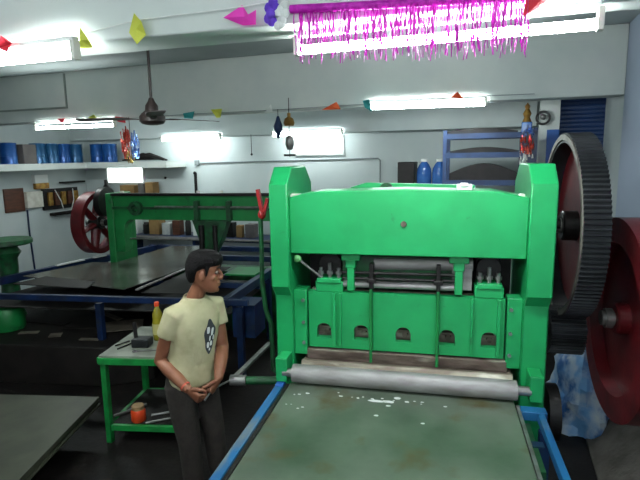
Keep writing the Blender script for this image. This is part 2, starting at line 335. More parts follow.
g = MB().cyl((-.813, 2.95, 1.594), (-.685, 3.0, 1.475), .007, n=8).build('gauge_lever', M['steel'], PR)
MB().sphere((-.815, 2.95, 1.596), .024, 14).build('lever_ball', M['palegreen'], g)
# ram plate with five arched openings
def ram():
    b = bmesh.new(); out = [(-.765, 1.03), (.385, 1.03), (.385, 1.385), (-.765, 1.385)]; E_ = []
    def loop(pts):
        vs = [b.verts.new((x, 3.0, z)) for x, z in pts]
        for i in range(len(vs)): E_.append(b.edges.new((vs[i], vs[(i+1) % len(vs)])))
    loop(out)
    for cx in (-.671, -.44, -.187, .068, .304):
        pts = [(cx-.045, 1.09), (cx+.045, 1.09), (cx+.045, 1.14)]; pts += [(cx+.045*math.cos(a), 1.14+.046*math.sin(a)) for a in [PI*k/10 for k in range(1, 10)]]; pts += [(cx-.045, 1.14)]
        loop(pts)
    bmesh.ops.triangle_fill(b, edges=E_, use_beauty=True)
    r = bmesh.ops.extrude_face_region(b, geom=list(b.faces)); bmesh.ops.translate(b, verts=[v for v in r['geom'] if isinstance(v, bmesh.types.BMVert)], vec=(0, .05, 0))
    bmesh.ops.recalc_face_normals(b, faces=b.faces); b.verts.index_update(); b.verts.ensure_lookup_table()
    mb = MB(); mb.add([v.co.copy() for v in b.verts], [tuple(v.index for v in f.verts) for f in b.faces]); b.free()
    return mb.build('ram_plate', M['green'], PR, smooth=False)
RM = ram()
MB().box((-.765, 3.09, 1.04), (.385, 3.13, 1.38)).build('ram_core', M['rust2'], RM)
for cx in (-.671, -.44, -.187, .068, .304): MB().cyl((cx+.008, 3.055, 1.118), (cx+.008, 3.09, 1.118), .018, n=6).box((cx-.03, 3.05, 1.135), (cx+.03, 3.09, 1.15)).build('ram_bolt', M['rust'], RM)
for x, w in ((-.602, .02), (-.565, .012), (.204, .012), (.352, .02)): MB().box((x-w/2, 2.975, 1.05), (x+w/2, 3.0, 1.385)).build('rib', M['green'], PR, bevel=.003)
for x in (-.377, .012): MB().box((x-.01, 2.975, 1.03), (x+.01, 2.998, 1.42)).cyl((x, 2.965, .965), (x, 2.965, 1.42), .009, n=10).build('pull_rod', M['green2'], PR, bevel=.003)
for x0, x1 in ((-.856, -.775), (.395, .476)):
    gb = MB().box((x0, 2.985, .98), (x1, 3.09, 1.395)).build('guide_block', M['green'], PR, bevel=.005)
    for z in (1.06, 1.19, 1.33): MB().cyl((x1-.02 if x0 < 0 else x0+.02, 2.97, z), (x1-.02 if x0 < 0 else x0+.02, 2.985, z), .011, n=6).build('bolt', M['steel'], gb)
# lower die and roller
MB().box((-.80, 2.955, .80), (.43, 3.3, .955)).box((-.78, 2.985, .955), (.41, 3.08, 1.02)).build('die_bar', M['rust'], PR, bevel=.006)
MB().prism([(2.91, .856), (2.955, .856), (2.955, .962), (2.935, .962), (2.91, .94)], 'x', -.80, .43).build('stripper_bar', M['rust2'], PR)
rl = MB().cyl((-.835, 2.862, .906), (.445, 2.862, .906), .055, n=36).build('feed_roller', M['roller'], PR)
MB().cyl((-.90, 2.862, .906), (.52, 2.862, .906), .026, n=16).build('roller_shaft', M['steel'], rl)
for x in (-.905, .545): MB().box((x-.035, 2.84, .852), (x+.035, 2.972, 1.0)).build('roller_bracket', M['green'], PR, bevel=.005)
# crank shaft and linkage at left
ls = MB().cyl((-1.17, 2.93, .80), (-.955, 2.99, .79), .026, n=16).build('lever_shaft', M['greendark'], PR)
MB().cyl((-1.27, 2.915, .80), (-1.17, 2.93, .80), .034, n=12).build('shaft_collar', M['steel'], ls)
MB().bar((-1.255, 2.96, .80), (-1.30, 3.80, .72), .035, .02).build('link_bar', M['steel'], PR)
# hand valve pipe at left
pp = MB().tube([(-1.165, 3.3, 1.84), (-1.165, 3.3, 1.60), (-1.17, 3.3, 1.36), (-1.15, 3.3, 1.16), (-1.115, 3.3, 1.06), (-1.11, 3.3, .72), (-1.0, 3.3, .66), (-.968, 3.3, .66)], .016, 10).build('air_pipe', M['greendark'], PR)
MB().bar((-1.178, 3.3, 1.99), (-1.15, 3.3, 1.82), .022, .03, (0, 1, 0)).bar((-1.11, 3.3, 1.93), (-1.145, 3.3, 1.81), .02, .026, (0, 1, 0)).sphere((-1.155, 3.3, 1.82), (.028, .025, .035)).build('valve_handle', M['brightred'], pp)
# gear wheel
def wheel(c, x0, x1, R_, web, rimw, name, mats, teeth=0, spokes=0, parent=PR):
    y, z = c; base = (0, y, z)
    g = MB().ring(base, R_, R_-rimw, x0, x1, 64, 'x', teeth, .012 if teeth else 0).build(name, mats[0], parent, smooth=not teeth)
    if spokes:
        for k in range(spokes):
            a = 2*PI*k/spokes+.3; d = Vector((0, math.cos(a), math.sin(a))); xm = Vector(((x0+x1)/2, y, z))
            MB().tube([xm+d*.07, xm+d*(R_-rimw+.01)], [.07, .05], 10, .5).build('spoke', mats[1], g)
    else: MB().ring(base, R_-rimw+.004, .05, x0+web[0], x0+web[1], 64).build('web', mats[1], g)
    MB().lathe([(0, x0+.01), (.085, x0+.01), (.095, x0+.02), (.095, x1), (.085, x1+.01), (0, x1+.01)], base, 28, 'x').build('hub', mats[2], g)
    MB().cyl((x0-.06, y, z), (x1+.06, y, z), .045, n=18).build('axle', M['steel'], g)
    return g
gw = wheel((3.5, 1.745), .75, .885, .575, (.10, .128), .06, 'gear_wheel', (M['gear'], M['red'], M['dark']), 120); gw['label'] = 'dark toothed gear wheel with a red web'
MB().ring((0, 3.5, 1.745), .563, .532, .742, .752, 64).build('rim_face', M['edge'], gw)
MB().cyl((.60, 3.5, 1.755), (.75, 3.5, 1.755), .05, n=18).build('main_shaft', M['dark'], PR)
pn = MB().ring((0, 3.44, 1.085), .155, .05, .70, .90, 64, 'x', 36, .012).build('pinion', M['gear'], PR, smooth=False)
MB().cyl((.60, 3.44, 1.085), (.93, 3.44, 1.085), .045, n=18).build('counter_shaft', M['dark'], PR)
fl = wheel((3.30, 1.215), 1.03, 1.20, .605, (.08, .11), .15, 'flywheel', (M['red'], M['red'], M['red'])); fl['label'] = 'dark red flywheel'
MB().cyl((.99, 3.30, 1.215), (1.03, 3.30, 1.215), .06, n=18).build('shaft_end', M['steel'], fl)
pl = MB().lathe([(0, .645), (.12, .645), (.168, .652), (.168, .715), (.12, .722), (0, .722)], (0, 3.14, .665), 36, 'x').build('pulley', M['dark'], PR)
MB().cyl((.6, 3.14, .665), (.74, 3.14, .665), .03, n=14).build('pulley_shaft', M['steel'], pl)

# ================================================================== FEED TABLE AND SHEET
FT = thing('feed_table', 'blue railed feed table running from the press to the foreground', 'table', (-.18, 1.95, 0))
MB().box((-.935, .95, .79), (-.885, 2.80, .842)).build('rail', M['blue'], FT, bevel=.004)
MB().box((-.875, .95, .80), (-.853, 2.84, .846)).build('guide_strip', M['dark'], FT)
MB().box((.54, .95, .785), (.575, 2.76, .832)).build('rail', M['blue'], FT, bevel=.004)
MB().box((.434, .95, .79), (.452, 2.80, .85)).build('guide_strip', M['steel'], FT)
MB().box((.455, 2.76, .785), (.59, 2.83, .835)).build('end_plate', M['blue'], FT, bevel=.004)
MB().box((-.935, 2.80, .79), (-.885, 2.87, .85)).build('end_plate', M['panelblue'], FT, bevel=.004)
for y in (1.1, 1.75, 2.5): MB().box((-.885, y, .74), (.53, y+.05, .788)).build('cross_member', M['navy'], FT)
for x in (-.91, .555):
    for y in (1.05, 2.65): MB().box((x-.025, y-.025, 0), (x+.025, y+.025, .79)).build('leg', M['navy'], FT)
MB().box((.465, 2.30, .62), (.50, 2.74, .78)).build('side_bracket', M['greendark'], FT)
tag(MB().box((-.848, .95, .79), (.43, 2.85, .85)).build('bed_plate', M['sheet'], bevel=.003), 'stained grey green metal sheet lying on the feed table', 'metal sheet')
fl_ = MB()
for k in range(26):
    x = rnd.gauss(-.28, .22) if k < 20 else rnd.uniform(-.8, -.5); y = 2.74-abs(rnd.gauss(0, .03)) if k < 16 else rnd.uniform(2.5, 2.78); s_ = rnd.uniform(.003, .010)
    if not -.8 < x < .4: continue
    q = [(x+s_*rnd.uniform(.8, 2)*math.cos(a), y+s_*rnd.uniform(.5, 1)*math.sin(a)) for a in (.2, 1.1, 2.2, 3.3, 4.2, 5.3)]; fl_.prism(q, 'z', .8505, .853)
for x, y, w in ((-.31, 2.70, .05), (-.25, 2.705, .035), (-.2, 2.755, .02)): fl_.prism([(x-w, y), (x-w*.4, y-.012), (x+w*.6, y-.01), (x+w, y+.004), (x+.2*w, y+.012), (x-w*.6, y+.01)], 'z', .8505, .8535)
tag(fl_.build('paint_flakes', M['white']), 'white flakes scattered on the bed sheet before the roller', 'flakes', kind='stuff')

# ================================================================== THE SMALL GREEN TABLE
WT = thing('work_table', 'small green steel work table with a grey top, left of the man', 'table', (-2.2, 3.67, 0), .1)
q = [(-2.51, 3.30), (-1.86, 3.385), (-1.95, 4.07), (-2.575, 3.99)]
MB().prism(q, 'z', .698, .722).build('table_top', M['tabletop'], WT)
fb = MB()
for i in range(4):
    a, b_ = Vector((*q[i], .68)), Vector((*q[(i+1) % 4], .68)); fb.bar(a, b_, .035, .05)
fb.build('top_frame', M['tablegreen'], WT, bevel=.003)
for (x, y) in ((-2.485, 3.325), (-1.885, 3.405), (-1.975, 4.045), (-2.55, 3.965)): MB().box((x-.022, y-.022, 0), (x+.022, y+.022, .66)).build('leg', M['tablegreen'], WT, bevel=.003)
lf = MB()
for a, b_ in (((-2.485, 3.325), (-1.885, 3.405)), ((-1.885, 3.405), (-1.975, 4.045)), ((-2.55, 3.965), (-1.975, 4.045)), ((-2.485, 3.325), (-2.55, 3.965))): lf.bar((*a, .125), (*b_, .125), .03, .045)
lf.build('lower_frame', M['tablegreen'], WT)
MB().prism([(-2.465, 3.345), (-1.905, 3.42), (-1.99, 4.025), (-2.53, 3.95)], 'z', .13, .15).build('lower_shelf', M['scrap'], WT)
bt = thing('oil_bottle', 'small plastic bottle of yellow oil standing on the green table', 'bottle', (-2.24, 3.72, .722))
c = (-2.24, 3.72, .722)
MB().lathe([(0, 0), (.04, 0), (.044, .01), (.044, .15), (.04, .17), (.042, .19), (.04, .22), (.026, .255), (.016, .275), (.015, .29), (0, .29)], c).build('body', M['oil'], bt)
MB().lathe([(.0455, .05), (.0455, .14)], c).build('paper_band', M['paper'], bt)
MB().lathe([(0, .285), (.02, .285), (.02, .315), (.017, .32), (0, .32)], c).build('cap', M['orange'], bt)
hm = thing('tool_block', 'dark steel clamp tool with an upright handle on the green table', 'tool', (-2.30, 3.56, .722))
MB().box((-2.36, 3.50, .722), (-2.22, 3.61, .79), Matrix.Rotation(.15, 3, 'Z')).build('block', M['gear'], hm, bevel=.008)
MB().bar((-2.34, 3.55, .78), (-2.42, 3.66, .87), .03, .025).build('handle', M['dark'], hm)
w = thing('open_spanner', 'thin steel spanner lying at the front of the green table', 'spanner', (-2.17, 3.47, .722))
MB().bar((-2.26, 3.43, .728), (-2.08, 3.50, .728), .018, .008).build('shaft', M['steel'], w)
MB().ring((-2.06, 3.508, .728), .022, .011, -.005, .005, 16, 'z').build('ring_head', M['steel'], w); MB().ring((-2.28, 3.425, .728), .02, .01, -.005, .005, 16, 'z').build('ring_head', M['steel'], w)
for k, (a, b_, lab) in enumerate((((-2.50, 3.50), (-2.45, 3.62), 'thin dark scriber lying at the left of the green table top'), ((-2.44, 3.44), (-2.40, 3.58), 'short dark rod lying between the scriber and the clamp tool on the green table'))):
    tag(MB().tube([(*a, .728), (*b_, .728)], [.005, .007], 8).build('scriber', M['dark'], None), lab, 'tool')
jr = thing('orange_jar', 'orange plastic jar with a tan lid on the lower table shelf', 'jar', (-2.285, 3.42, .15))
MB().lathe([(0, 0), (.05, 0), (.056, .01), (.056, .085), (.048, .1), (.045, .105), (0, .105)], (-2.285, 3.42, .15)).build('body', M['orange'], jr)
MB().lathe([(0, .1), (.048, .1), (.048, .128), (.044, .132), (0, .132)], (-2.285, 3.42, .15)).build('lid', M['cork'], jr)
for a, b_, r, lab in (((-2.22, 3.50), (-1.96, 3.66), .010, 'long bright steel rod behind the orange jar'), ((-2.20, 3.38), (-2.03, 3.50), .009, 'short bright steel rod right of the orange jar'), ((-2.16, 3.74), (-2.05, 3.70), .006, 'thin steel rod lying crosswise on the lower table shelf'), ((-2.51, 3.42), (-2.36, 3.66), .012, 'dark steel bar left of the orange jar')):
    tag(MB().cyl((*a, .15+r), (*b_, .15+r), r, n=10).build('steel_rod', M['steel']), lab, 'rod', 'rods on the lower shelf of the green table')

# ================================================================== LOW SHEETS AND SCRAP AT LEFT
LS = thing('sheet_pallet', 'low timber pallet under the grey sheets at bottom left', 'pallet', (-3.1, 2.7, 0))
for x0 in (0.03, .4, .78):
    MB().prism([(-3.72+x0, 3.18), (-3.62+x0, 3.2), (-3.37+x0, 2.1), (-3.47+x0, 2.1)], 'z', 0, .20).build('bearer', M['scrap'], LS)
MB().prism([(-3.69, 3.28), (-2.72, 3.40), (-2.44, 2.08), (-3.42, 2.08)], 'z', .20, .235).build('deck', M['scrap'], LS)
for k, (dx, z0) in enumerate(((.01, .235), (-.012, .247), (0, .270))):
    z1 = z0+(.010, .022, .030)[k]
    tag(MB().prism([(-3.75+dx, 3.30), (-2.655+dx, 3.455), (-2.36+dx, 2.0), (-3.46+dx, 2.0)], 'z', z0, z1).build('grey_sheet', M['sheetlow']),
        ('lowest grey sheet of the stack at bottom left', 'middle grey sheet of the stack at bottom left', 'top grey green sheet of the stack at bottom left')[k], 'metal sheet', 'grey sheets stacked at bottom left')
tag(MB().prism([(-4.76, 4.05), (-3.15, 4.2), (-2.75, 4.45), (-3.0, 5.6), (-4.76, 5.6)], 'z', 0, .40).build('scrap_platform', M['scrap'], bevel=.01), 'low dark platform piled with scrap plate behind the grey sheets', 'platform')
for k, (cx, cy, sx, sy, a, ti, mt, lab) in enumerate((
  (-3.62, 4.95, .75, .5, .2, .03, 'scrap', 'large dark scrap plate in the middle of the low platform'), (-4.34, 5.05, .72, .6, -.05, .02, 'scrap', 'wide dark scrap plate at the left of the low platform'),
  (-3.30, 4.75, .45, .3, .5, .05, 'scraplight', 'grey scrap plate behind the green table corner'), (-3.62, 5.05, .38, .07, -.5, .04, 'scraplight', 'narrow pale offcut strip lying on the dark scrap behind the green table'),
  (-3.85, 4.42, .12, .09, .4, .1, 'scraplight', 'small pale chip at the front of the low platform'), (-3.42, 4.38, .2, .05, .1, .05, 'scraplight', 'small pale strip near the green table leg'),
  (-4.2, 4.45, .2, .06, .3, .05, 'scraplight', 'small pale strip near the front left of the low platform'))):
    R = Matrix.Rotation(a, 3, 'Z') @ Matrix.Rotation(ti, 3, 'X'); z = .402 + math.sin(abs(ti))*sy/2 + (.022 if k in (2, 3) else 0)
    tag(MB().box((cx-sx/2, cy-sy/2, z), (cx+sx/2, cy+sy/2, z+.008), R).build('scrap_plate', M[mt]), lab, 'scrap metal', 'scrap plates on the low platform')

# ================================================================== SECOND PRESS
P2 = thing('punching_press', 'green sheet press in the rear left with a dark red spoked flywheel', 'press', (-3.0, 6.2, 0))
Y2 = 5.95
prof2 = [(Y2, 0), (Y2, 1.77), (Y2+.42, 1.77), (Y2+.5, 1.7), (Y2+.5, 0)]
for x0, x1 in ((-4.22, -4.12), (-1.86, -1.74)): MB().prism(prof2, 'x', x0, x1).build('upright', M['green2'], P2, bevel=.01)
arch = [(-4.12, 1.0), (-4.12, 1.76), (-1.86, 1.76), (-1.86, 1.43), (-3.86, 1.43)] + [(-3.86-.13*math.sin(a), 1.30+.13*math.cos(a)) for a in [PI/2*k/6 for k in range(7)]] + [(-4.0, 1.0)]
MB().prism(arch, 'y', Y2+.02, Y2+.2).build('crossbeam', M['green2'], P2, bevel=.008)
MB().box((-4.12, Y2-.03, 1.74), (-1.86, Y2+.05, 1.775)).build('top_flange', M['dark'], P2)
MB().box((-4.12, Y2-.02, 1.568), (-1.86, Y2+.04, 1.60)).build('ledge', M['greendark'], P2)
MB().cyl((-3.5, Y2-.03, 1.605), (-1.9, Y2-.03, 1.605), .012, n=8).build('slide_rod', M['steel'], P2)
MB().ring((-3.78, 0, 1.58), .09, .045, Y2-.04, Y2+.03, 24, 'y').build('bearing_ring', M['greendark'], P2)
for x in (-2.93, -2.5): MB().box((x-.03, Y2-.05, 1.43), (x+.03, Y2+.03, 1.68)).build('bracket', M['greendark'], P2, bevel=.006)
for x in (-4.0, -2.93, -2.62): MB().cyl((x, Y2+.05, 1.775), (x, Y2+.05, 1.80), .025, n=8).build('cap_bolt', M['plastic'], P2)
MB().prism([(-3.0, 1.44), (-2.52, 1.44), (-2.62, 1.18), (-2.72, 1.0), (-2.88, 1.0), (-2.92, 1.2)], 'y', Y2-.03, Y2+.12).build('punch_head', M['greendark'], P2, bevel=.01)
MB().cyl((-2.86, Y2-.06, 1.02), (-2.86, Y2-.06, 1.38), .035, n=12).cyl((-2.68, Y2-.06, 1.06), (-2.68, Y2-.06, 1.38), .03, n=12).build('punch_cylinder', M['dark'], P2)
MB().cyl((-4.1, Y2+.15, 1.16), (-1.9, Y2+.15, 1.16), .012, n=8).build('tie_rod', M['steel'], P2)
MB().box((-4.12, Y2+.05, .0), (-1.86, Y2+.45, .78)).build('base_beam', M['greendark'], P2)
w2 = wheel((Y2+.22, 1.36), -4.62, -4.46, .42, (0, 0), .065, 'flywheel', (M['red'], M['red'], M['dark']), 0, 6, P2); w2['label'] = 'dark red spoked flywheel'
MB().ring((0, Y2+.22, 1.64), .20, .05, -4.42, -4.34, 40).build('drive_pulley', M['dark'], P2)
MB().cyl((-4.62, Y2+.22, 1.36), (-4.2, Y2+.22, 1.36), .045, n=16).build('flywheel_shaft', M['dark'], P2)
# its bed
BT = thing('feed_table', 'dark blue railed bed of the rear press, left of the man', 'table', (-3.3, 5.2, 0))
MB().bar((-4.99, 4.92, .82), (-4.30, 7.4, .82), .07, .09).build('rail', M['navy'], BT, bevel=.004)
MB().bar((-5.2, 4.26, .83), (-1.75, 4.52, .83), .05, .06).build('rail', M['navy'], BT, bevel=.004)
MB().bar((-1.98, 4.5, .82), (-1.98, 5.9, .82), .07, .09).build('rail', M['navy'], BT, bevel=.004)
MB().bar((-2.42, 4.5, .83), (-2.42, 5.9, .83), .04, .05).build('rail', M['navy'], BT, bevel=.004)
MB().bar((-3.55, 6.6, .83), (-2.0, 6.6, .83), .06, .07).build('rail', M['navy'], BT, bevel=.004)
MB().bar((-4.45, 7.3, .83), (-2.0, 7.3, .83), .06, .07).build('rail', M['navy'], BT, bevel=.004)
MB().bar((-4.9, 5.4, .74), (-1.98, 5.5, .74), .06, .06).build('cross_member', M['navy'], BT)
for x, y, z in ((-5.08, 4.28, 0), (-3.3, 4.42, .40), (-1.85, 4.55, 0), (-1.98, 5.8, 0), (-4.62, 6.4, 0), (-2.1, 7.25, 0), (-4.38, 7.25, 0)): MB().box((x-.03, y-.03, z), (x+.03, y+.03, .78)).build('leg', M['navy'], BT)
MB().prism([(-4.92, 4.35), (-1.95, 4.56), (-1.99, 5.88), (-4.6, 5.88)], 'z', .69, .70).build('under_tray', M['scrap'], BT)
MB().box((-1.95, 4.6, .45), (-1.72, 4.9, .78)).build('side_panel', M['navy'], BT)
MB().box((-2.38, 5.45, .86), (-2.02, 5.85, .88)).build('end_tray', M['green2'], BT)
tag(MB().prism([(-4.72, 5.0), (-3.15, 4.62), (-2.98, 5.9), (-3.5, 7.2), (-4.0, 7.2), (-4.08, 5.88), (-4.42, 5.85)], 'z', .868, .876).build('steel_sheet', M['sheet2']), 'large dull steel sheet lying across the rear press bed', 'metal sheet')
tag(MB().prism([(-4.5, 4.62), (-3.55, 4.58), (-3.65, 4.85), (-4.4, 5.0)], 'z', .876, .884).build('steel_sheet', M['scrap']), 'darker steel sheet at the front of the rear press bed', 'metal sheet')
tag(MB().prism([(-2.9, 4.55), (-2.45, 4.58), (-2.48, 5.86), (-2.9, 5.86)], 'z', .866, .872).build('steel_sheet', M['scrap']), 'narrow black sheet on the rear press bed beside the pale strip', 'metal sheet')
tag(MB().bar((-3.0, 4.62, .879), (-2.97, 5.62, .884), .03, .012).build('flat_bar', M['roller']), 'pale steel strip on the rear press bed pointing at the man', 'bar')
for k, (a, b_, lab) in enumerate((((-4.72, 5.55), (-4.62, 5.95), 'longest of three pale strips beside the left bed rail'), ((-4.58, 6.1), (-4.52, 6.28), 'middle of three pale strips beside the left bed rail'), ((-4.46, 6.5), (-4.42, 6.63), 'farthest of three pale strips beside the left bed rail'))):
    tag(MB().bar((*a, .885), (*b_, .885), .05, .018).build('pale_strip', M['white']), lab, 'strip', 'pale strips by the left bed rail')
# green pedestal machine at the far left
PD = thing('pedestal_stand', 'green round topped pedestal stand at the left edge', 'stand', (-5.15, 5.25, 0))
c = (-5.15, 5.25, 0)
MB().lathe([(0, 1.2), (.28, 1.2), (.295, 1.21), (.295, 1.25), (.285, 1.262), (0, 1.262)], c, 32).build('round_top', M['greendark'], PD)
MB().lathe([(.09, .70), (.11, .9), (.11, 1.02), (.16, 1.1), (.12, 1.16), (.11, 1.2)], c, 24).build('column', M['greendark'], PD)
MB().lathe([(0, 0), (.3, 0), (.3, .05), (.2, .08), (.12, .4), (.10, .72), (0, .72)], c, 24).build('foot', M['greendark'], PD)
tag(MB().lathe([(0, 0), (.16, 0), (.17, .02), (.17, .2), (.15, .24), (0, .25)], (-4.55, 4.55, .40), 24).build('green_drum', M['green2']), 'low green drum on the platform under the rear bed', 'drum')

# ================================================================== CLUTTER BEHIND THE REAR PRESS
SB = thing('storage_bench', 'dark blue bench behind the rear press holding boxes and jars', 'bench', B(-4.8, 7.5, 0), BROT)
MB(TB).box((-6.2, 7.3, .86), (-3.3, 7.85, .92)).build('bench_top', M['navy'], SB)
MB(TB).box((-6.2, 7.28, .885), (-3.3, 7.30, .918)).build('front_lip', M['roller'], SB)
for u in (-6.15, -4.75, -3.35): MB(TB).box((u-.03, 7.34, 0), (u+.03, 7.8, .86)).build('leg', M['navy'], SB)
cl = [(-6.0, .14, .24, 'white', 'white carton', 'box'), (-5.78, .14, .2, 'dark', 'black tin', 'tin'), (-5.58, .2, .27, 'card', 'brown carton', 'box'), (-5.34, .16, .2, 'sack', 'pale carton', 'box'),
      (-5.14, .14, .25, 'wood', 'red brown carton', 'box'), (-4.95, .1, .27, 'dark', 'tall black tin', 'tin'), (-4.8, .1, .22, 'white', 'white jar', 'jar'), (-4.66, .1, .24, 'dark', 'narrow black tin', 'tin'),
      (-4.5, .13, .16, 'cardgrey', 'grey carton', 'box'), (-4.32, .1, .2, 'card', 'tan carton', 'box'), (-4.14, .15, .24, 'dark', 'square black case', 'box'), (-3.95, .1, .2, 'card', 'small brown carton', 'box'), (-3.76, .16, .22, 'cardgrey', 'wide grey carton', 'box')]
for k, (u, w_, h, m_, lab, cat) in enumerate(cl):
    nb = 'at the left end' if k == 0 else 'right of the ' + cl[k-1][4]
    if cat == 'box':
        o = MB(TB).box((u-w_/2, 7.42, .92), (u+w_/2, 7.42+w_, .92+h)).build('carton', M[m_], bevel=.004)
    else:
        o = MB(TB).lathe([(0, 0), (w_/2, 0), (w_/2, h*.8), (w_*.4, h*.86), (w_*.35, h), (0, h)], (u, 7.5, .92), 16).build('tin' if cat == 'tin' else 'jar', M[m_])
    tag(o, lab + ' on the storage bench, ' + nb, cat)

# ================================================================== LOFT SHELF GOODS
def tin(c, m_, label, r=.122, h=.315):
    t = thing('paint_tin', label, 'tin', c, 0, 'blue tins on the loft shelf')
    MB().lathe([(0, 0), (r, 0), (r, .012), (r*.97, .02), (r*.97, h*.33), (r, h*.34), (r, h*.36), (r*.97, h*.37), (r*.97, h-.02), (r, h-.012), (r, h), (r*.9, h), (r*.9, h-.012), (0, h-.012)], c, 28).build('body', m_, t)
    MB().lathe([(0, h-.012), (r*.6, h-.012), (r*.6, h+.004), (0, h+.004)], c, 24).build('lid', M['canlid'], t)
    return t
tl = [('canblue', -6.97, 5.62), ('canblue', -6.97, 5.93), (None, -6.99, 6.22), ('canteal', -6.97, 6.47), ('canteal', -6.98, 6.73), ('canblue', -6.98, 6.99), ('canteal', -6.98, 7.25)]
names = ['leftmost blue tin in the photo on the loft shelf', 'blue tin on the left of the grey brown carton on the loft shelf', '', 'first teal tin right of the grey brown carton on the loft shelf', 'second teal tin right of the grey brown carton', 'bright blue tin third to the right of the grey brown carton', 'teal tin fourth to the right of the grey brown carton']
for (m_, u, v), n in zip(tl, names):
    if m_: tin(B(u, v, 2.16), M[m_], n)
    else: tag(MB(TB).box((u-.13, v-.12, 2.16), (u+.13, v+.12, 2.455)).build('carton', M['cardgrey'], bevel=.006), 'grey brown carton between the blue tins on the loft shelf', 'box')
for u, n in ((-6.72, 'second tin from the right end of the blue tin row'), (-6.45, 'tin at the right end of the blue tin row')): tin(B(u, 7.5, 2.16), M['canblue'], n)
bd = MB(TB); rnd2 = random.Random(3)
bd.tube([(-6.2, 7.5, 2.19), (-6.0, 7.5, 2.20), (-5.8, 7.5, 2.235), (-5.62, 7.48, 2.25), (-5.45, 7.5, 2.22), (-5.28, 7.5, 2.18)], [.02, .035, .07, .09, .05, .02], 12, .7)
bd.tube([(-6.1, 7.44, 2.2), (-5.7, 7.42, 2.29), (-5.3, 7.44, 2.19)], .025, 8)
tag(bd.build('cloth_bundle', M['scrap'], voxel=.012, sm=2), 'dark bundle lying at the right end of the loft shelf', 'bundle')

# ================================================================== WALL BOARDS ON THE LEFT WALL (u = UL)
sb = thing('switchboard', 'brown wooden switchboard with a pale meter box on the left wall', 'switchboard', B(UL, 6.5, 1.4), BROT)
MB(TB).box((UL, 6.12, 1.39), (UL+.03, 6.48, 1.77)).build('board', M['wood'], sb, bevel=.004)
MB(TB).box((UL, 6.48, 1.43), (UL+.09, 6.80, 1.70)).build('meter_box', M['plastic'], sb, bevel=.008)
mb_ = thing('fuse_box', 'small white and tan fuse box above the brown switchboard', 'fuse box', B(UL, 6.8, 1.7), BROT)
MB(TB).box((UL, 6.68, 1.83), (UL+.08, 6.95, 1.97)).build('upper_case', M['white'], mb_, bevel=.006)
MB(TB).box((UL, 6.7, 1.73), (UL+.07, 6.97, 1.83)).build('lower_case', M['copper'], mb_, bevel=.006)
fb_ = thing('relay_panel', 'open dark relay panel with brass contacts and white wires on the left wall', 'switchboard', B(UL, 7.2, 1.4), BROT)
MB(TB).box((UL+.003, 6.84, 1.36), (UL+.05, 7.62, 1.72)).build('panel', M['dark'], fb_, bevel=.005)
for k in range(5):
    v = 6.92+k*.145; MB(TB).box((UL+.05, v, 1.43), (UL+.09, v+.09, 1.66)).build('relay', M['copper'] if k % 2 == 0 else M['wood'], fb_, bevel=.006)
for a, b_ in (((7.05, 1.70), (7.2, 1.35)), ((7.45, 1.70), (7.38, 1.33))): MB(TB).tube([(UL+.10, a[0], a[1]), (UL+.12, (a[0]+b_[0])/2+.02, 1.5), (UL+.10, b_[0], b_[1])], .008, 8).build('wire', M['white'], fb_)
tag(MB(TB).box((UL, 6.98, 1.25), (UL+.1, 7.5, 1.30)).build('tool_rack', M['scrap'], bevel=.004), 'narrow dark rack fixed under the relay panel', 'rack')
tag(MB(TB).box((UL, 7.25, 1.80), (UL+.12, 7.75, 1.83)).build('wall_bracket', M['scrap']), 'short dark ledge on the left wall above the relay panel', 'ledge')
tag(MB(TB).tube([(UL+.02, 6.52, 1.40), (UL+.02, 6.52, 1.0), (UL+.02, 6.55, .3)], .014, 8).build('cable_pipe', M['navy']), 'dark blue cable pipe running down from the switchboard', 'pipe')
# boxes in front of the left glowing panel
LR = thing('wall_rack', 'small wall rack under the left glowing panel', 'rack', B(-6.1, 7.7, 1.5), BROT)
MB(TB).box((-6.95, 7.58, 1.55), (-5.1, 7.9, 1.58)).build('rack_board', M['wood'], LR)
for u in (-6.8, -5.3): MB(TB).box((u, 7.65, 1.40), (u+.03, 7.9, 1.55)).build('bracket', M['dark'], LR)
for u, w_, h, m_, lab in ((-6.25, .30, .17, 'card', 'tan carton under the left glowing panel'), (-5.95, .12, .2, 'cardgrey', 'grey carton right of the tan carton on the wall rack'), (-5.78, .16, .22, 'card', 'tall tan carton at the right of the wall rack')):
    tag(MB(TB).box((u-w_/2, 7.62, 1.58), (u+w_/2, 7.8, 1.58+h)).build('carton', M[m_], bevel=.004), lab, 'box', 'cartons on the wall rack')
tag(MB(TB).lathe([(0, 0), (.1, 0), (.12, .06), (.06, .14), (.035, .18), (.035, .26), (0, .27)], (-6.76, 7.7, 1.58), 18).build('dark_bottle', M['dark']), 'squat dark bottle at the left end of the wall rack', 'bottle')
tag(MB(TB).box((-5.02, 7.87, 1.5), (-4.98, 7.9, 1.95)).sphere((-5.0, 7.87, 1.95), .03, 10).build('wall_hook', M['dark']), 'thin dark hook on the back wall above the rear press', 'hook')
tag(MB(TB).sphere((-5.62, 7.89, 1.87), .022, 10).build('nail', M['dark']), 'tiny dark nail head in the back wall right of the left glowing panel', 'nail')

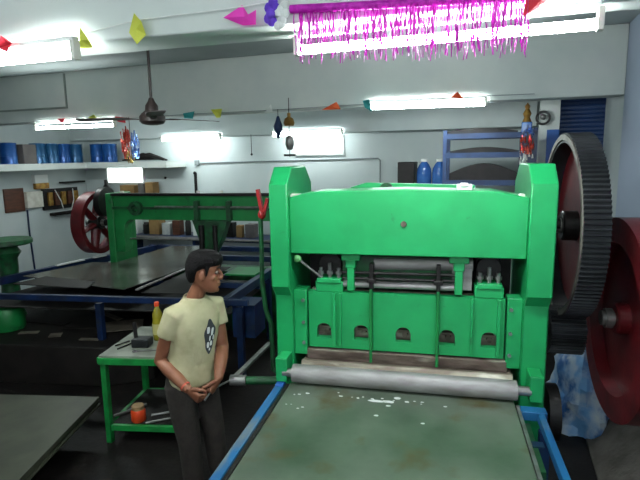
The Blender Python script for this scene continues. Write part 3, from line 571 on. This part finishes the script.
# ================================================================== RACK AT THE BACK RIGHT
RK = thing('storage_rack', 'blue steel rack of dark curved dies behind the press', 'rack', B(-.1, 6.4, 0), BROT)
for u in (-.6, .36):
    for v in (6.2, 6.6): MB(TB).box((u-.022, v-.022, 0), (u+.022, v+.022, 2.47)).build('post', M['rackblue'], RK)
for z in (2.40, 2.185, 1.875, 1.55):
    MB(TB).box((-.6, 6.18, z-.03), (.36, 6.21, z+.03)).box((-.6, 6.58, z-.03), (.36, 6.61, z+.03)).box((-.58, 6.21, z), (.34, 6.58, z+.015)).build('shelf', M['rackblue'], RK)
MB(TB).box((.26, 6.165, 1.4), (.38, 6.18, 2.44)).build('side_plate', M['navy'], RK)
def die(z, h, label, u0=-.55, u1=.2):
    top = [(u0+(u1-u0)*k/10, z+h*.45+h*.55*math.sin(PI*k/10)) for k in range(11)]
    tag(MB(TB).prism(top+[(u1, z), (u0, z)], 'y', 6.24, 6.5).build('curved_die', M['dark'], bevel=.004), label, 'die', 'dark dies on the blue rack')
die(2.416, .075, 'dark flat die on the top shelf of the blue rack', -.62, .18); die(2.201, .075, 'dark arched die on the middle shelf of the blue rack'); die(1.891, .20, 'thick dark arched die on the lower shelf of the blue rack')
RK2 = MB(TB).box((.20, 6.21, 2.02), (.335, 6.24, 2.17)).box((.20, 6.21, 2.22), (.335, 6.24, 2.38)).build('end_panel', M['navy'], RK)
GB = thing('foil_garland', 'red and blue foil garland hanging at the right end of the blue rack', 'garland', B(.275, 6.14, 2.05), BROT)
def foil(parent, c, h, m_, n=26, wd=.07, seed=1, name='foil_strips'):
    r_ = random.Random(seed); b = MB(TB)
    for k in range(n):
        u = c[0]+r_.uniform(-wd, wd); v = c[1]+r_.uniform(-.03, .03); z = c[2]+r_.uniform(0, h*.75); l_ = h*r_.uniform(.2, .35); a = r_.uniform(0, PI); w_ = .012
        du, dv = w_*math.cos(a), w_*math.sin(a); b.add([(u-du, v-dv, z), (u+du, v+dv, z), (u+du*.3, v-dv, z+l_), (u-du*.3, v+dv, z+l_)], [(0, 1, 2, 3)])
    o = b.build(name, m_, parent, smooth=False); o['kind'] = 'stuff'
    s_ = o.modifiers.new('thick', 'SOLIDIFY'); s_.thickness = .001; return o
foil(GB, (.275, 6.13, 2.06), .14, M['whitepaper'], 22, seed=4); foil(GB, (.275, 6.13, 2.18), .22, M['foilred'], 46, seed=5); foil(GB, (.275, 6.13, 2.36), .12, M['foilblue'], 24, seed=6)
MB(TB).cyl((.275, 6.13, 2.08), (.275, 6.13, 2.50), .004, n=6).box((.27, 6.13, 2.44), (.28, 6.18, 2.45)).build('cord', M['wire'], GB)
ID = thing('brass_ornament', 'small brass and blue ornament standing on top of the blue rack', 'ornament', B(.27, 6.3, 2.41), BROT)
MB(TB).box((.215, 6.25, 2.418), (.325, 6.35, 2.54)).build('blue_base', M['jug'], ID, bevel=.01)
MB(TB).lathe([(0, 0), (.05, 0), (.03, .05), (.045, .09), (.02, .14), (.03, .17), (0, .21)], (.27, 6.3, 2.54), 16).build('figure', M['copper'], ID)
CW = thing('wire_coil', 'black coil of wire hung on the white pillar', 'coil', B(.42, 6.82, 2.5), BROT)
MB(TB).ring((.47, 0, 2.61), .085, .06, 6.81, 6.845, 28, 'y').build('loops', M['wire'], CW)
MB(TB).sphere((.47, 6.83, 2.62), .035, 10).build('end_plug', M['steel'], CW)
tag(bb((.52, 6.80, 1.0), (.655, 6.85, 2.47)).build('blue_panel', M['panelblue'], bevel=.004), 'flat mid blue panel leaning on the white pillar', 'panel')
# black cabinet and jugs left of the rack
tag(bb((-1.27, 6.85, 1.0), (-1.05, 7.15, 2.11)).build('black_cabinet', M['dark'], bevel=.01), 'tall black cabinet behind the press left of the blue jugs', 'cabinet')
tag(bb((-1.04, 6.8, 0), (-.64, 7.2, 1.66)).build('side_cabinet', M['navy'], bevel=.01), 'dark blue cabinet that carries the two water jugs', 'cabinet')
tag(bb((-1.27, 6.85, 0), (-1.05, 7.15, .999)).build('black_chest', M['dark'], bevel=.01), 'black chest under the tall black cabinet', 'chest')
for u, n in ((-.935, 'left one of the two blue water jugs by the rack'), (-.735, 'right one of the two blue water jugs, next to the rack')):
    t = thing('water_jug', n, 'jug', B(u, 6.95, 1.66), BROT, 'blue water jugs')
    MB(TB).lathe([(0, 0), (.09, 0), (.097, .02), (.097, .12), (.09, .14), (.097, .16), (.097, .3), (.09, .36), (.06, .42), (.04, .44), (.04, .46), (0, .46)], (u, 6.95, 1.66), 24).build('body', M['jug'], t)
    MB(TB).lathe([(0, .45), (.045, .45), (.045, .485), (0, .49)], (u, 6.95, 1.66), 18).build('cap', M['white'], t)

# ================================================================== PLASTIC SHEETING AT RIGHT
def heap(c, rx, ry, h, seed, name, m_, label, cat):
    rings = []; n = 36
    for k in range(13):
        t_ = k/12; rr = math.cos(t_*PI/2)**.7; z = h*t_
        R_ = []
        for i in range(n):
            a = 2*PI*i/n; d = 1 + .28*noise.noise(Vector((math.cos(a)*2.2+seed, math.sin(a)*2.2, z*5))) + .12*noise.noise(Vector((math.cos(a)*6+seed, math.sin(a)*6, z*14)))
            R_.append((c[0]+rx*rr*d*math.cos(a), c[1]+ry*rr*d*math.sin(a), max(.002, c[2]+z*(1+.15*noise.noise(Vector((a*2, seed, 1)))))))
        rings.append(R_)
    return tag(MB().loft(rings).build(name, m_, angle=28), label, cat)
heap((1.22, 4.45, 0), .27, .45, .80, 1.3, 'plastic_sheeting', M['tarp'], 'crumpled blue plastic sheeting heaped by the right wall', 'plastic sheet')
heap((.785, 4.42, 0), .08, .26, .74, 6.1, 'white_sack', M['sack'], 'white woven sack beside the blue plastic sheeting', 'sack')
tag(MB().sphere((.70, 2.86, .035), (.035, .03, .034), 12).build('crumpled_paper', M['white']), 'small crumpled white paper on the floor under the pulley', 'paper')

# ================================================================== TINSEL AND BUNTING
TC = thing('tinsel_curtain', 'magenta tinsel fringe hung across the near tube light', 'tinsel', B(-.37, 2.15, 2.58), BROT)
MB(TB).tube([(-.84, 2.105, 2.802), (-.5, 2.115, 2.785), (-.1, 2.125, 2.768), (.1, 2.135, 2.76)], .017, 10).build('header_band', M['magenta'], TC)
ts = MB(TB); r_ = random.Random(11)
for k in range(300):
    u = -.82+.90*r_.random(); v = 2.113+r_.uniform(-.018, .018); z0 = 2.797-(u+.82)*.045; n = 5; ln = r_.uniform(.13, .215); w_ = r_.uniform(.0015, .003); a = r_.uniform(0, PI); pts = []
    for i in range(n+1):
        z = z0-ln*i/n; aa = a+i*r_.uniform(.3, .9); uu = u+.005*math.sin(i*1.3+k); pts += [(uu-w_*math.cos(aa), v-w_*math.sin(aa), z), (uu+w_*math.cos(aa), v+w_*math.sin(aa), z)]
    ts.add(pts, [(2*i, 2*i+1, 2*i+3, 2*i+2) for i in range(n)])
o = ts.build('foil_strands', M['magenta'], TC, smooth=False); o['kind'] = 'stuff'
tag(MB(TB).tube([(-3.6, 1.95, 2.86), (-2.25, 2.02, 2.79), (-1.85, 2.05, 2.785), (-1.57, 2.065, 2.82), (-1.05, 2.09, 2.83), (-.92, 2.10, 2.84)], .0025, 6).build('bunting_string', M['whitepaper']), 'thin bunting string along the near beam', 'string')
tag(MB(TB).tube([(-6.5, 5.62, 2.72), (-5.56, 5.62, 2.745), (-5.05, 5.62, 2.765), (-4.61, 5.62, 2.715), (-3.6, 5.62, 2.735), (-3.22, 5.62, 2.735), (-2.53, 5.62, 2.735), (-1.77, 5.62, 2.745), (-1.36, 5.62, 2.75), (-.43, 5.62, 2.775), (.3, 5.62, 2.77)], .004, 6).build('bunting_string', M['pipegrey']), 'grey bunting string along the middle beam', 'string')
def flag(u, v, z, pts, m_, label, curl=.02):
    b = MB(TB); n = len(pts); c = (sum(p[0] for p in pts)/n, sum(p[1] for p in pts)/n)
    def P(x, y, k): return (u+x, v+curl*math.sin(k*1.9+u*7)-.01, z+y)
    vs = [P(*p, k) for k, p in enumerate(pts)]+[P(*c, 9)]
    b.add(vs, [(k, (k+1) % n, n) for k in range(n)]); o = b.build('paper_flag', m_, smooth=False)
    s_ = o.modifiers.new('thick', 'SOLIDIFY'); s_.thickness = .0015
    return tag(o, label, 'flag', 'paper flags on the bunting strings')
flag(-1.845, 2.04, 2.772, [(-.04, -.06), (-.045, -.02), (-.01, .035), (.045, -.03), (.035, -.055)], M['yellow'], 'pale yellow paper flag on the near beam beside the left tube')
flag(-1.565, 2.055, 2.782, [(-.05, -.012), (.005, .06), (.045, .02), (.042, -.03), (.0, -.07)], M['yellow'], 'diamond shaped yellow paper flag on the near beam above the fan')
flag(-2.225, 1.95, 2.752, [(-.05, -.02), (.0, .03), (.03, 0), (.0, -.04)], M['redpaper'], 'red paper flag over the tube at the top left corner')
flag(-1.045, 2.09, 2.787, [(-.085, .0), (-.01, .05), (.035, -.015), (.07, .015), (.055, -.035), (-.01, -.03)], M['pink'], 'bright pink paper flag on the near beam')
rs = thing('paper_rosette', 'purple crepe paper rosette left of the tinsel', 'rosette', B(-.925, 2.10, 2.797), BROT)
b = MB(TB)
for k, (x, y) in enumerate(((0, 0), (.02, .03), (-.02, -.02), (.015, .055), (-.012, .03), (.0, -.035))): b.sphere((-.925+x*.8, 2.095+.006*(k % 3), 2.792+y*.8), (.022, .014, .022), 8)
b.build('petals', M['purple'], rs, smooth=False)
b = MB(TB)
for k in range(7): b.sphere((-.885+rnd.uniform(-.01, .035), 2.10, 2.77+rnd.uniform(-.04, .05)), (.022, .01, .02), 8)
b.build('white_petals', M['whitepaper'], rs, smooth=False)
T3 = [(-.05, .02), (.05, .025), (0, -.05)]
flag(-5.56, 5.6, 2.735, T3, M['redpaper'], 'red paper flag over the tube above the blue tins')
flag(-5.05, 5.6, 2.755, [(-.08, 0), (.05, .03), (.08, -.01), (0, -.03)], M['yellow'], 'yellow paper flag over the tube above the blue tins')
flag(-4.60, 5.6, 2.71, [(-.08, .04), (.06, .02), (.07, -.05), (-.03, -.03)], M['redpaper'], 'red paper flag beside the foil garland left of the fan')
flag(-3.60, 5.6, 2.725, [(-.07, .02), (.08, .04), (.07, -.05), (-.05, -.04)], M['teal'], 'teal paper flag right of the fan')
flag(-3.20, 5.6, 2.725, [(-.09, .05), (.08, .05), (.04, -.05), (-.02, -.05)], M['yellow'], 'yellow paper flag between teal and white flags on the middle beam')
flag(-2.53, 5.6, 2.73, [(-.06, -.02), (.03, .07), (.06, -.02)], M['whitepaper'], 'white paper flag on the middle beam')
flag(-1.76, 5.6, 2.74, [(-.13, -.03), (.04, .05), (.10, -.035)], M['orangepaper'], 'orange triangular paper flag on the middle beam')
flag(-1.37, 5.6, 2.745, [(-.05, .04), (.03, .05), (.05, -.08), (-.03, -.03)], M['teal'], 'teal paper flag at the left end of the tube above the press')
flag(-.43, 5.6, 2.775, [(-.06, 0), (0, .05), (.06, -.02)], M['orangepaper'], 'small orange paper flag over the tube above the press')
flag(.12, 2.11, 2.735, [(-.06, -.05), (-.05, .02), (.1, .09), (.14, .05), (.02, .0)], M['redpaper'], 'red paper flag at the right end of the tinsel')
HG = thing('foil_garland', 'red and blue foil garland hanging below the fan motor, at left', 'garland', B(-4.48, 5.6, 2.12), BROT)
foil(HG, (-4.54, 5.58, 2.2), .4, M['foilred'], 60, .05, 21); foil(HG, (-4.4, 5.58, 2.2), .36, M['foilblue'], 44, .05, 22); foil(HG, (-4.49, 5.58, 2.14), .2, M['foilgold'], 20, .05, 23)
MB(TB).cyl((-4.48, 5.6, 2.14), (-4.48, 5.6, 2.735), .004, n=6).build('cord', M['wire'], HG)
BL = thing('hanging_bell', 'dark bell shaped ornament hanging below the middle beam', 'ornament', B(-2.42, 5.6, 2.4), BROT)
MB(TB).lathe([(0, .0), (.02, .01), (.025, .06), (.05, .1), (.055, .14), (.03, .2), (.015, .25), (0, .26)], (-2.42, 5.6, 2.41), 16).build('bell', M['navy'], BL)
MB(TB).cyl((-2.42, 5.6, 2.66), (-2.42, 5.6, 2.74), .004, n=6).build('cord', M['wire'], BL)
HL = thing('hanging_lamp', 'brass and glass hanging oil lamp ornament below the middle beam', 'ornament', B(-2.285, 5.6, 2.18), BROT)
MB(TB).cyl((-2.285, 5.6, 2.2), (-2.285, 5.6, 2.86), .005, n=6).build('cord', M['wire'], HL)
MB(TB).lathe([(0, 0), (.05, .0), (.065, .03), (.05, .08), (.02, .1), (.02, .14), (0, .15)], (-2.285, 5.6, 2.55), 16).build('brass_cup', M['copper'], HL)
MB(TB).lathe([(.0, 0), (.03, .0), (.05, .06), (.05, .1), (.03, .16), (0, .17)], (-2.285, 5.6, 2.28), 16).build('glass_bowl', M['steel'], HL)
MB(TB).ring((-2.285, 5.6, 2.22), .07, .055, -.012, .012, 20, 'z').build('ring', M['gear'], HL)
HK = thing('pull_cord', 'thin dark pull cord hanging left of the bell ornament', 'cord', B(-2.72, 7.5, 2.3), BROT)
MB(TB).cyl((-3.75, 7.58, 2.25), (-3.75, 7.58, 2.56), .006, n=6).sphere((-3.75, 7.58, 2.25), .02, 8).build('cord', M['wire'], HK)

# ================================================================== THE MAN
PX, PY = -1.455, 2.85
MAN = thing('person', 'person in a cream printed t-shirt and dark trousers, holding a rod, looking right', 'person', (PX, PY, 0))
FA = math.radians(-30); F = Vector((math.cos(FA), math.sin(FA), 0)); Lf = Vector((-F.y, F.x, 0)); Z = Vector((0, 0, 1)); O = Vector((PX, PY, 0))
VR = Vector((.9, .43, 0))                                        # weight on one leg: the hips swing out, the feet stand the other way
def lean(z): return (-.05*min(1, (1.27-z)/.38) if z < 1.27 else 0) if z > .8 else -.05+.085*(.8-z)/.8
def bp(f, l, z): return O + F*f + Lf*l + Z*z + VR*lean(z)
def ell(c, f, l, n=28, p=2.3, fold=None):
    R_ = []
    for i in range(n):
        a = 2*PI*i/n; ca, sa = math.cos(a), math.sin(a); k = (abs(ca)**p+abs(sa)**p)**(-1/p); d = 1 if fold is None else 1+fold(a)
        R_.append(c + F*(f*k*ca*d) + Lf*(l*k*sa*d))
    return R_
RS, LSH = bp(-.0, -.148, 1.275), bp(-.005, .148, 1.28)
RE, LE = Vector((-1.638, 2.72, .985)), Vector((-1.335, 2.965, 1.0))
RW, LW = Vector((-1.418, 2.64, .848)), Vector((-1.285, 2.77, .868))
RK_, LK_ = RW+Vector((.075, -.02, -.045)), LW+Vector((-.03, -.05, -.062))
def hand(b, wrist, knuck, side, normal, curl, r=.0095):
    d = (knuck-wrist).normalized(); side = (side-d*side.dot(d)).normalized(); nrm = d.cross(side).normalized()
    if nrm.dot(normal) < 0: nrm = -nrm
    b.loft([[wrist+side*.026*math.cos(a)+nrm*.019*math.sin(a)+d*-.01 for a in [2*PI*i/14 for i in range(14)]], [wrist+d*.03+side*.034*math.cos(a)+nrm*.018*math.sin(a) for a in [2*PI*i/14 for i in range(14)]], [wrist+d*.075+side*.041*math.cos(a)+nrm*.015*math.sin(a) for a in [2*PI*i/14 for i in range(14)]], [wrist+d*.092+side*.038*math.cos(a)+nrm*.011*math.sin(a) for a in [2*PI*i/14 for i in range(14)]]])
    for k, ln in enumerate((.068, .076, .070, .055)):
        base = wrist + d*(.082-.004*abs(k-1)) + side*(.031-.0205*k); pts = [base-d*.015, base]; ang = 0; p_ = base
        for j, (fr, cu) in enumerate(((.45, curl*.9), (.32, curl*1.15), (.23, curl*.8))):
            ang += cu; p_ = p_ + (d*math.cos(ang)+nrm*math.sin(ang))*ln*fr; pts.append(p_)
        b.tube(pts, [r, r, r*.95, r*.88, r*.72], 10)
    tb = wrist + d*.025 + side*.03; t1 = tb + d*.03 + side*.022 + nrm*.012; t2 = t1 + d*.028 + side*.004 + nrm*.016; t3 = t2 + d*.018 - side*.008 + nrm*.01
    b.tube([tb-d*.01, tb, t1, t2, t3], [.013, .0145, .0125, .0105, .008], 10)
b = MB()
# trunk and legs
b.loft([ell(bp(0, 0, .76), .085, .12), ell(bp(0, 0, .84), .1, .15), ell(bp(0, 0, .95), .085, .13), ell(bp(.0, 0, 1.08), .095, .14), ell(bp(.0, 0, 1.2), .10, .155), ell(bp(0, 0, 1.29), .075, .13), ell(bp(0, 0, 1.335), .055, .075)])
HC = Vector((-1.372, 2.845, 1.512)); HA = math.radians(14)
hf = Vector((math.cos(HA), math.sin(HA), 0)); hl = Vector((-hf.y, hf.x, 0)); tiltv = math.radians(6)
hf = (hf*math.cos(tiltv)-Z*math.sin(tiltv)).normalized(); hz = hf.cross(hl).normalized()
def hp(x, y, z): return HC + hf*x + hl*y + hz*z
b.tube([bp(.0, 0, 1.30), bp(.01, 0, 1.36), hp(-.02, 0, -.07), hp(-.02, 0, -.02)], [.062, .052, .048, .05], 16)
for s_, sh_, el, wr in ((-1, RS, RE, RW), (1, LSH, LE, LW)):
    b.tube([bp(0, s_*.11, 1.27), sh_, sh_.lerp(el, .35), sh_.lerp(el, .75), el, el.lerp(wr, .3), el.lerp(wr, .7), wr], [.05, .052, .047, .043, .040, .044, .036, .027], 14)
for s_ in (-1, 1): b.tube([bp(0, s_*.075, .80), bp(.01, s_*.085, .62), bp(.02, s_*.09, .42), bp(.0, s_*.095, .25), bp(-.02, s_*.10, .08)], [.085, .075, .05, .048, .036], 14); b.tube([bp(-.04, s_*.1, .05), bp(.05, s_*.105, .05), bp(.15, s_*.11, .03)], [.035, .036, .028], 10)
hand(b, RW, RK_, Vector((.2, -.3, .9)), Vector((.3, .9, -.2)), .95)
hand(b, LW, LK_, Vector((.2, -.4, .85)), Vector((-.9, .1, -.3)), .95)
# head
hr = [(-.116, .066, .022, .022), (-.106, .078, -.012, .038), (-.088, .084, -.04, .050), (-.066, .086, -.06, .057), (-.045, .085, -.074, .061), (-.02, .083, -.086, .066), (.0, .080, -.092, .069), (.018, .077, -.095, .071), (.038, .087, -.096, .073), (.062, .084, -.094, .071), (.085, .070, -.083, .062), (.103, .045, -.062, .046), (.114, .01, -.03, .022)]
b.loft([[hp((f_+k_)/2+(f_-k_)/2*math.copysign(abs(math.cos(a))**.9, math.cos(a)), w_*math.copysign(abs(math.sin(a))**.9, math.sin(a)), z) for a in [2*PI*i/28 for i in range(28)]] for z, f_, k_, w_ in hr])
b.tube([hp(.074, 0, .034), hp(.090, 0, .014), hp(.104, 0, -.012), hp(.100, 0, -.022), hp(.082, 0, -.03)], [.009, .0105, .0125, .0135, .009], 10)
for s_ in (-1, 1): b.sphere(hp(.088, s_*.011, -.02), .0095, 10)
b.tube([hp(.078, -.026, -.052), hp(.088, -.012, -.05), hp(.091, 0, -.051), hp(.088, .012, -.05), hp(.078, .026, -.052)], [.004, .007, .0075, .007, .004], 8)
b.tube([hp(.076, -.022, -.064), hp(.087, -.01, -.065), hp(.089, 0, -.066), hp(.087, .01, -.065), hp(.076, .022, -.064)], [.004, .0075, .0085, .0075, .004], 8)
b.sphere(hp(.074, 0, -.098), (.018, .02, .016), 10)
HR = Matrix((hf, hl, hz)).transposed()
for s_ in (-1, 1):
    b.sphere(hp(-.006, s_*.074, -.006), (.020, .010, .031), 14, HR @ Matrix.Rotation(s_*-.3, 3, 'Z')); b.sphere(hp(.052, s_*.045, -.018), (.02, .016, .018), 10, HR)
    b.tube([hp(.078, s_*.014, .04), hp(.08, s_*.03, .045), hp(.068, s_*.048, .04)], .008, 8)
b.build('body', M['skin'], MAN, voxel=.0042, sm=3)
for s_ in (-1, 1):
    e = MB().sphere(hp(.0735, s_*.031, .016), .0125, 14).build('eye', M['eyewhite'], MAN)
    MB().sphere(hp(.0805, s_*.031, .016), .0075, 10).build('iris', M['hair'], e)
    MB().tube([hp(.089, s_*.014, .046), hp(.089, s_*.032, .052), hp(.076, s_*.05, .046)], [.003, .005, .003], 8).build('eyebrow', M['hair'], MAN)
# hair: thick cap with a fringe, short at the nape
hb = MB(); hrr = [(-.058, -.055, -.094, .050), (-.035, -.035, -.108, .066), (-.01, -.028, -.116, .076), (.02, -.014, -.120, .084), (.045, .045, -.122, .088), (.062, .092, -.120, .089), (.082, .104, -.114, .088), (.108, .100, -.104, .082), (.128, .082, -.084, .066), (.142, .045, -.05, .04)]
hb.loft([[hp((f_+k_)/2+(f_-k_)/2*math.cos(a), w_*math.sin(a)*(1+.04*math.sin(9*a+z*60)), z) for a in [2*PI*i/32 for i in range(32)]] for z, f_, k_, w_ in hrr])
for k in range(16):
    y = -.062+.124*k/15; x0 = .075-.6*abs(y)**1.5*8*.1; hb.tube([hp(x0-.03, y, .105), hp(x0+.012, y*1.05, .09), hp(x0+.022-abs(y)*.25, y*1.1, .066+.008*(k % 2))], [.012, .013, .006], 6)
for s_ in (-1, 1): hb.tube([hp(.024, s_*.070, .05), hp(.022, s_*.0735, .02), hp(.02, s_*.073, -.008)], [.014, .010, .005], 8)
hb.build('hair', M['hair'], MAN, voxel=.006, sm=2)
# t-shirt
def fold(z): return lambda a: 0.03*math.sin(3*a+z*26)*max(0, 1.28-z)*2 + .014*math.sin(5*a-z*48) + .03*noise.noise(Vector((math.cos(a)*2, math.sin(a)*2, z*9)))
sb_ = MB()
sb_.loft([ell(bp(.005, 0, z), f_, l_, 40, 2.3, fold(z)) for z, f_, l_ in ((.815, .120, .160), (.83, .122, .162), (.88, .118, .156), (.95, .113, .150), (1.02, .113, .152), (1.1, .117, .158), (1.18, .118, .164), (1.245, .106, .160), (1.295, .088, .135), (1.335, .070, .100), (1.362, .061, .076))])
for s_, sh_, el in ((-1, RS, RE), (1, LSH, LE)):
    sb_.tube([bp(0, s_*.07, 1.285), bp(0, s_*.11, 1.278), sh_+Z*.002, sh_.lerp(el, .25), sh_.lerp(el, .40), sh_.lerp(el, .46)], [.060, .064, .067, .066, .067, .067], 18)
sho = sb_.build('t_shirt', M['shirt'], MAN, voxel=.0075, sm=3)
cb = MB(Matrix.Translation(bp(.010, 0, 1.357)) @ Matrix.Rotation(FA, 4, 'Z') @ Matrix.Rotation(.28, 4, 'Y'))
cb.tube([(.062*math.cos(2*PI*i/28), .072*math.sin(2*PI*i/28), 0) for i in range(29)], .0045, 8); cb.build('collar', M['shirt'], MAN)
# printed motif on the chest: dark blot with pale shapes, following the shirt
def patch(pts, lift, m_, name):
    mbp = MB(); n = len(pts); cx = sum(p[0] for p in pts)/n; cz = sum(p[1] for p in pts)/n; V_ = []
    for rr in (1, .66, .33, 0):
        for x, z in pts: V_.append((cx+(x-cx)*rr, cz+(z-cz)*rr))
    def P(a, z):                                                    # angle round the chest -> outside the shirt; snapped to it below
        return bp(.005+.3*math.cos(a), .3*math.sin(a), z)
    mbp.add([P(*q) for q in V_], [(k*n+i, k*n+(i+1) % n, (k+1)*n+(i+1) % n, (k+1)*n+i) for k in range(3) for i in range(n)])
    o = mbp.build(name, m_, sho)
    inv = WM[sho].inverted()
    for v in o.data.vertices:
        p_ = WM[o] @ v.co; c_ = Vector((O.x+F.x*.005, O.y+F.y*.005, p_.z)); d = (c_-p_).normalized()
        ok, hit, nn, _ = sho.ray_cast(inv @ p_, d)
        if ok: v.co = hit - d*lift
    return o
import bpy as _b; _b.context.view_layer.update()
blob = [(.26+.36*math.cos(a)*(1+.12*math.sin(5*a)), 1.12+.105*math.sin(a)*(1+.08*math.cos(4*a))) for a in [2*PI*i/36 for i in range(36)]]
patch(blob, .003, M['ink'], 'print')
for cx, cz, ra, rz in ((.12, 1.165, .09, .028), (.38, 1.15, .08, .034), (.26, 1.11, .05, .022), (.14, 1.07, .09, .024), (.36, 1.075, .09, .02), (.26, 1.04, .06, .012), (.5, 1.11, .04, .02)):
    patch([(cx+ra*math.cos(a), cz+rz*math.sin(a)*(1+.25*math.cos(2*a))) for a in [2*PI*i/14 for i in range(14)]], .005, M['inkwhite'], 'print_detail')
# trousers, shoes, wrist thread, rod in the hands
tb_ = MB(); tb_.loft([ell(bp(.0, 0, z), f_, l_, 32) for z, f_, l_ in ((.72, .10, .150), (.78, .115, .168), (.84, .112, .162), (.90, .104, .150))])
for s_ in (-1, 1): tb_.tube([bp(0, s_*.08, .82), bp(.01, s_*.088, .62), bp(.02, s_*.092, .44), bp(.0, s_*.095, .25), bp(-.015, s_*.1, .06)], [.096, .086, .072, .066, .063], 18)
tb_.build('trousers', M['trousers'], MAN, voxel=.009, sm=3)
for s_ in (-1, 1): MB().loft([[bp(x, s_*.105+w_*math.cos(a), max(0, h_/2+h_/2*math.sin(a))) for a in [2*PI*i/16 for i in range(16)]] for x, w_, h_ in ((-.085, .03, .06), (-.06, .04, .085), (.02, .043, .095), (.1, .047, .07), (.16, .045, .05), (.19, .03, .035))]).build('shoe', M['leather'], MAN)
d_ = (RW-RE).normalized(); MB().tube([RW-d_*.035, RW-d_*.025], .033, 18).build('wrist_thread', M['thread'], MAN)
gr = (RK_+LK_)/2+Vector((.02, 0, -.02))
tag(MB().tube([gr+Vector((-.015, -.02, 0)), LW.lerp(LK_, .8), (-1.275, 2.90, .80)], .006, 8).build('hand_rod', M['steel']), 'thin steel rod held in both hands of the man', 'rod')
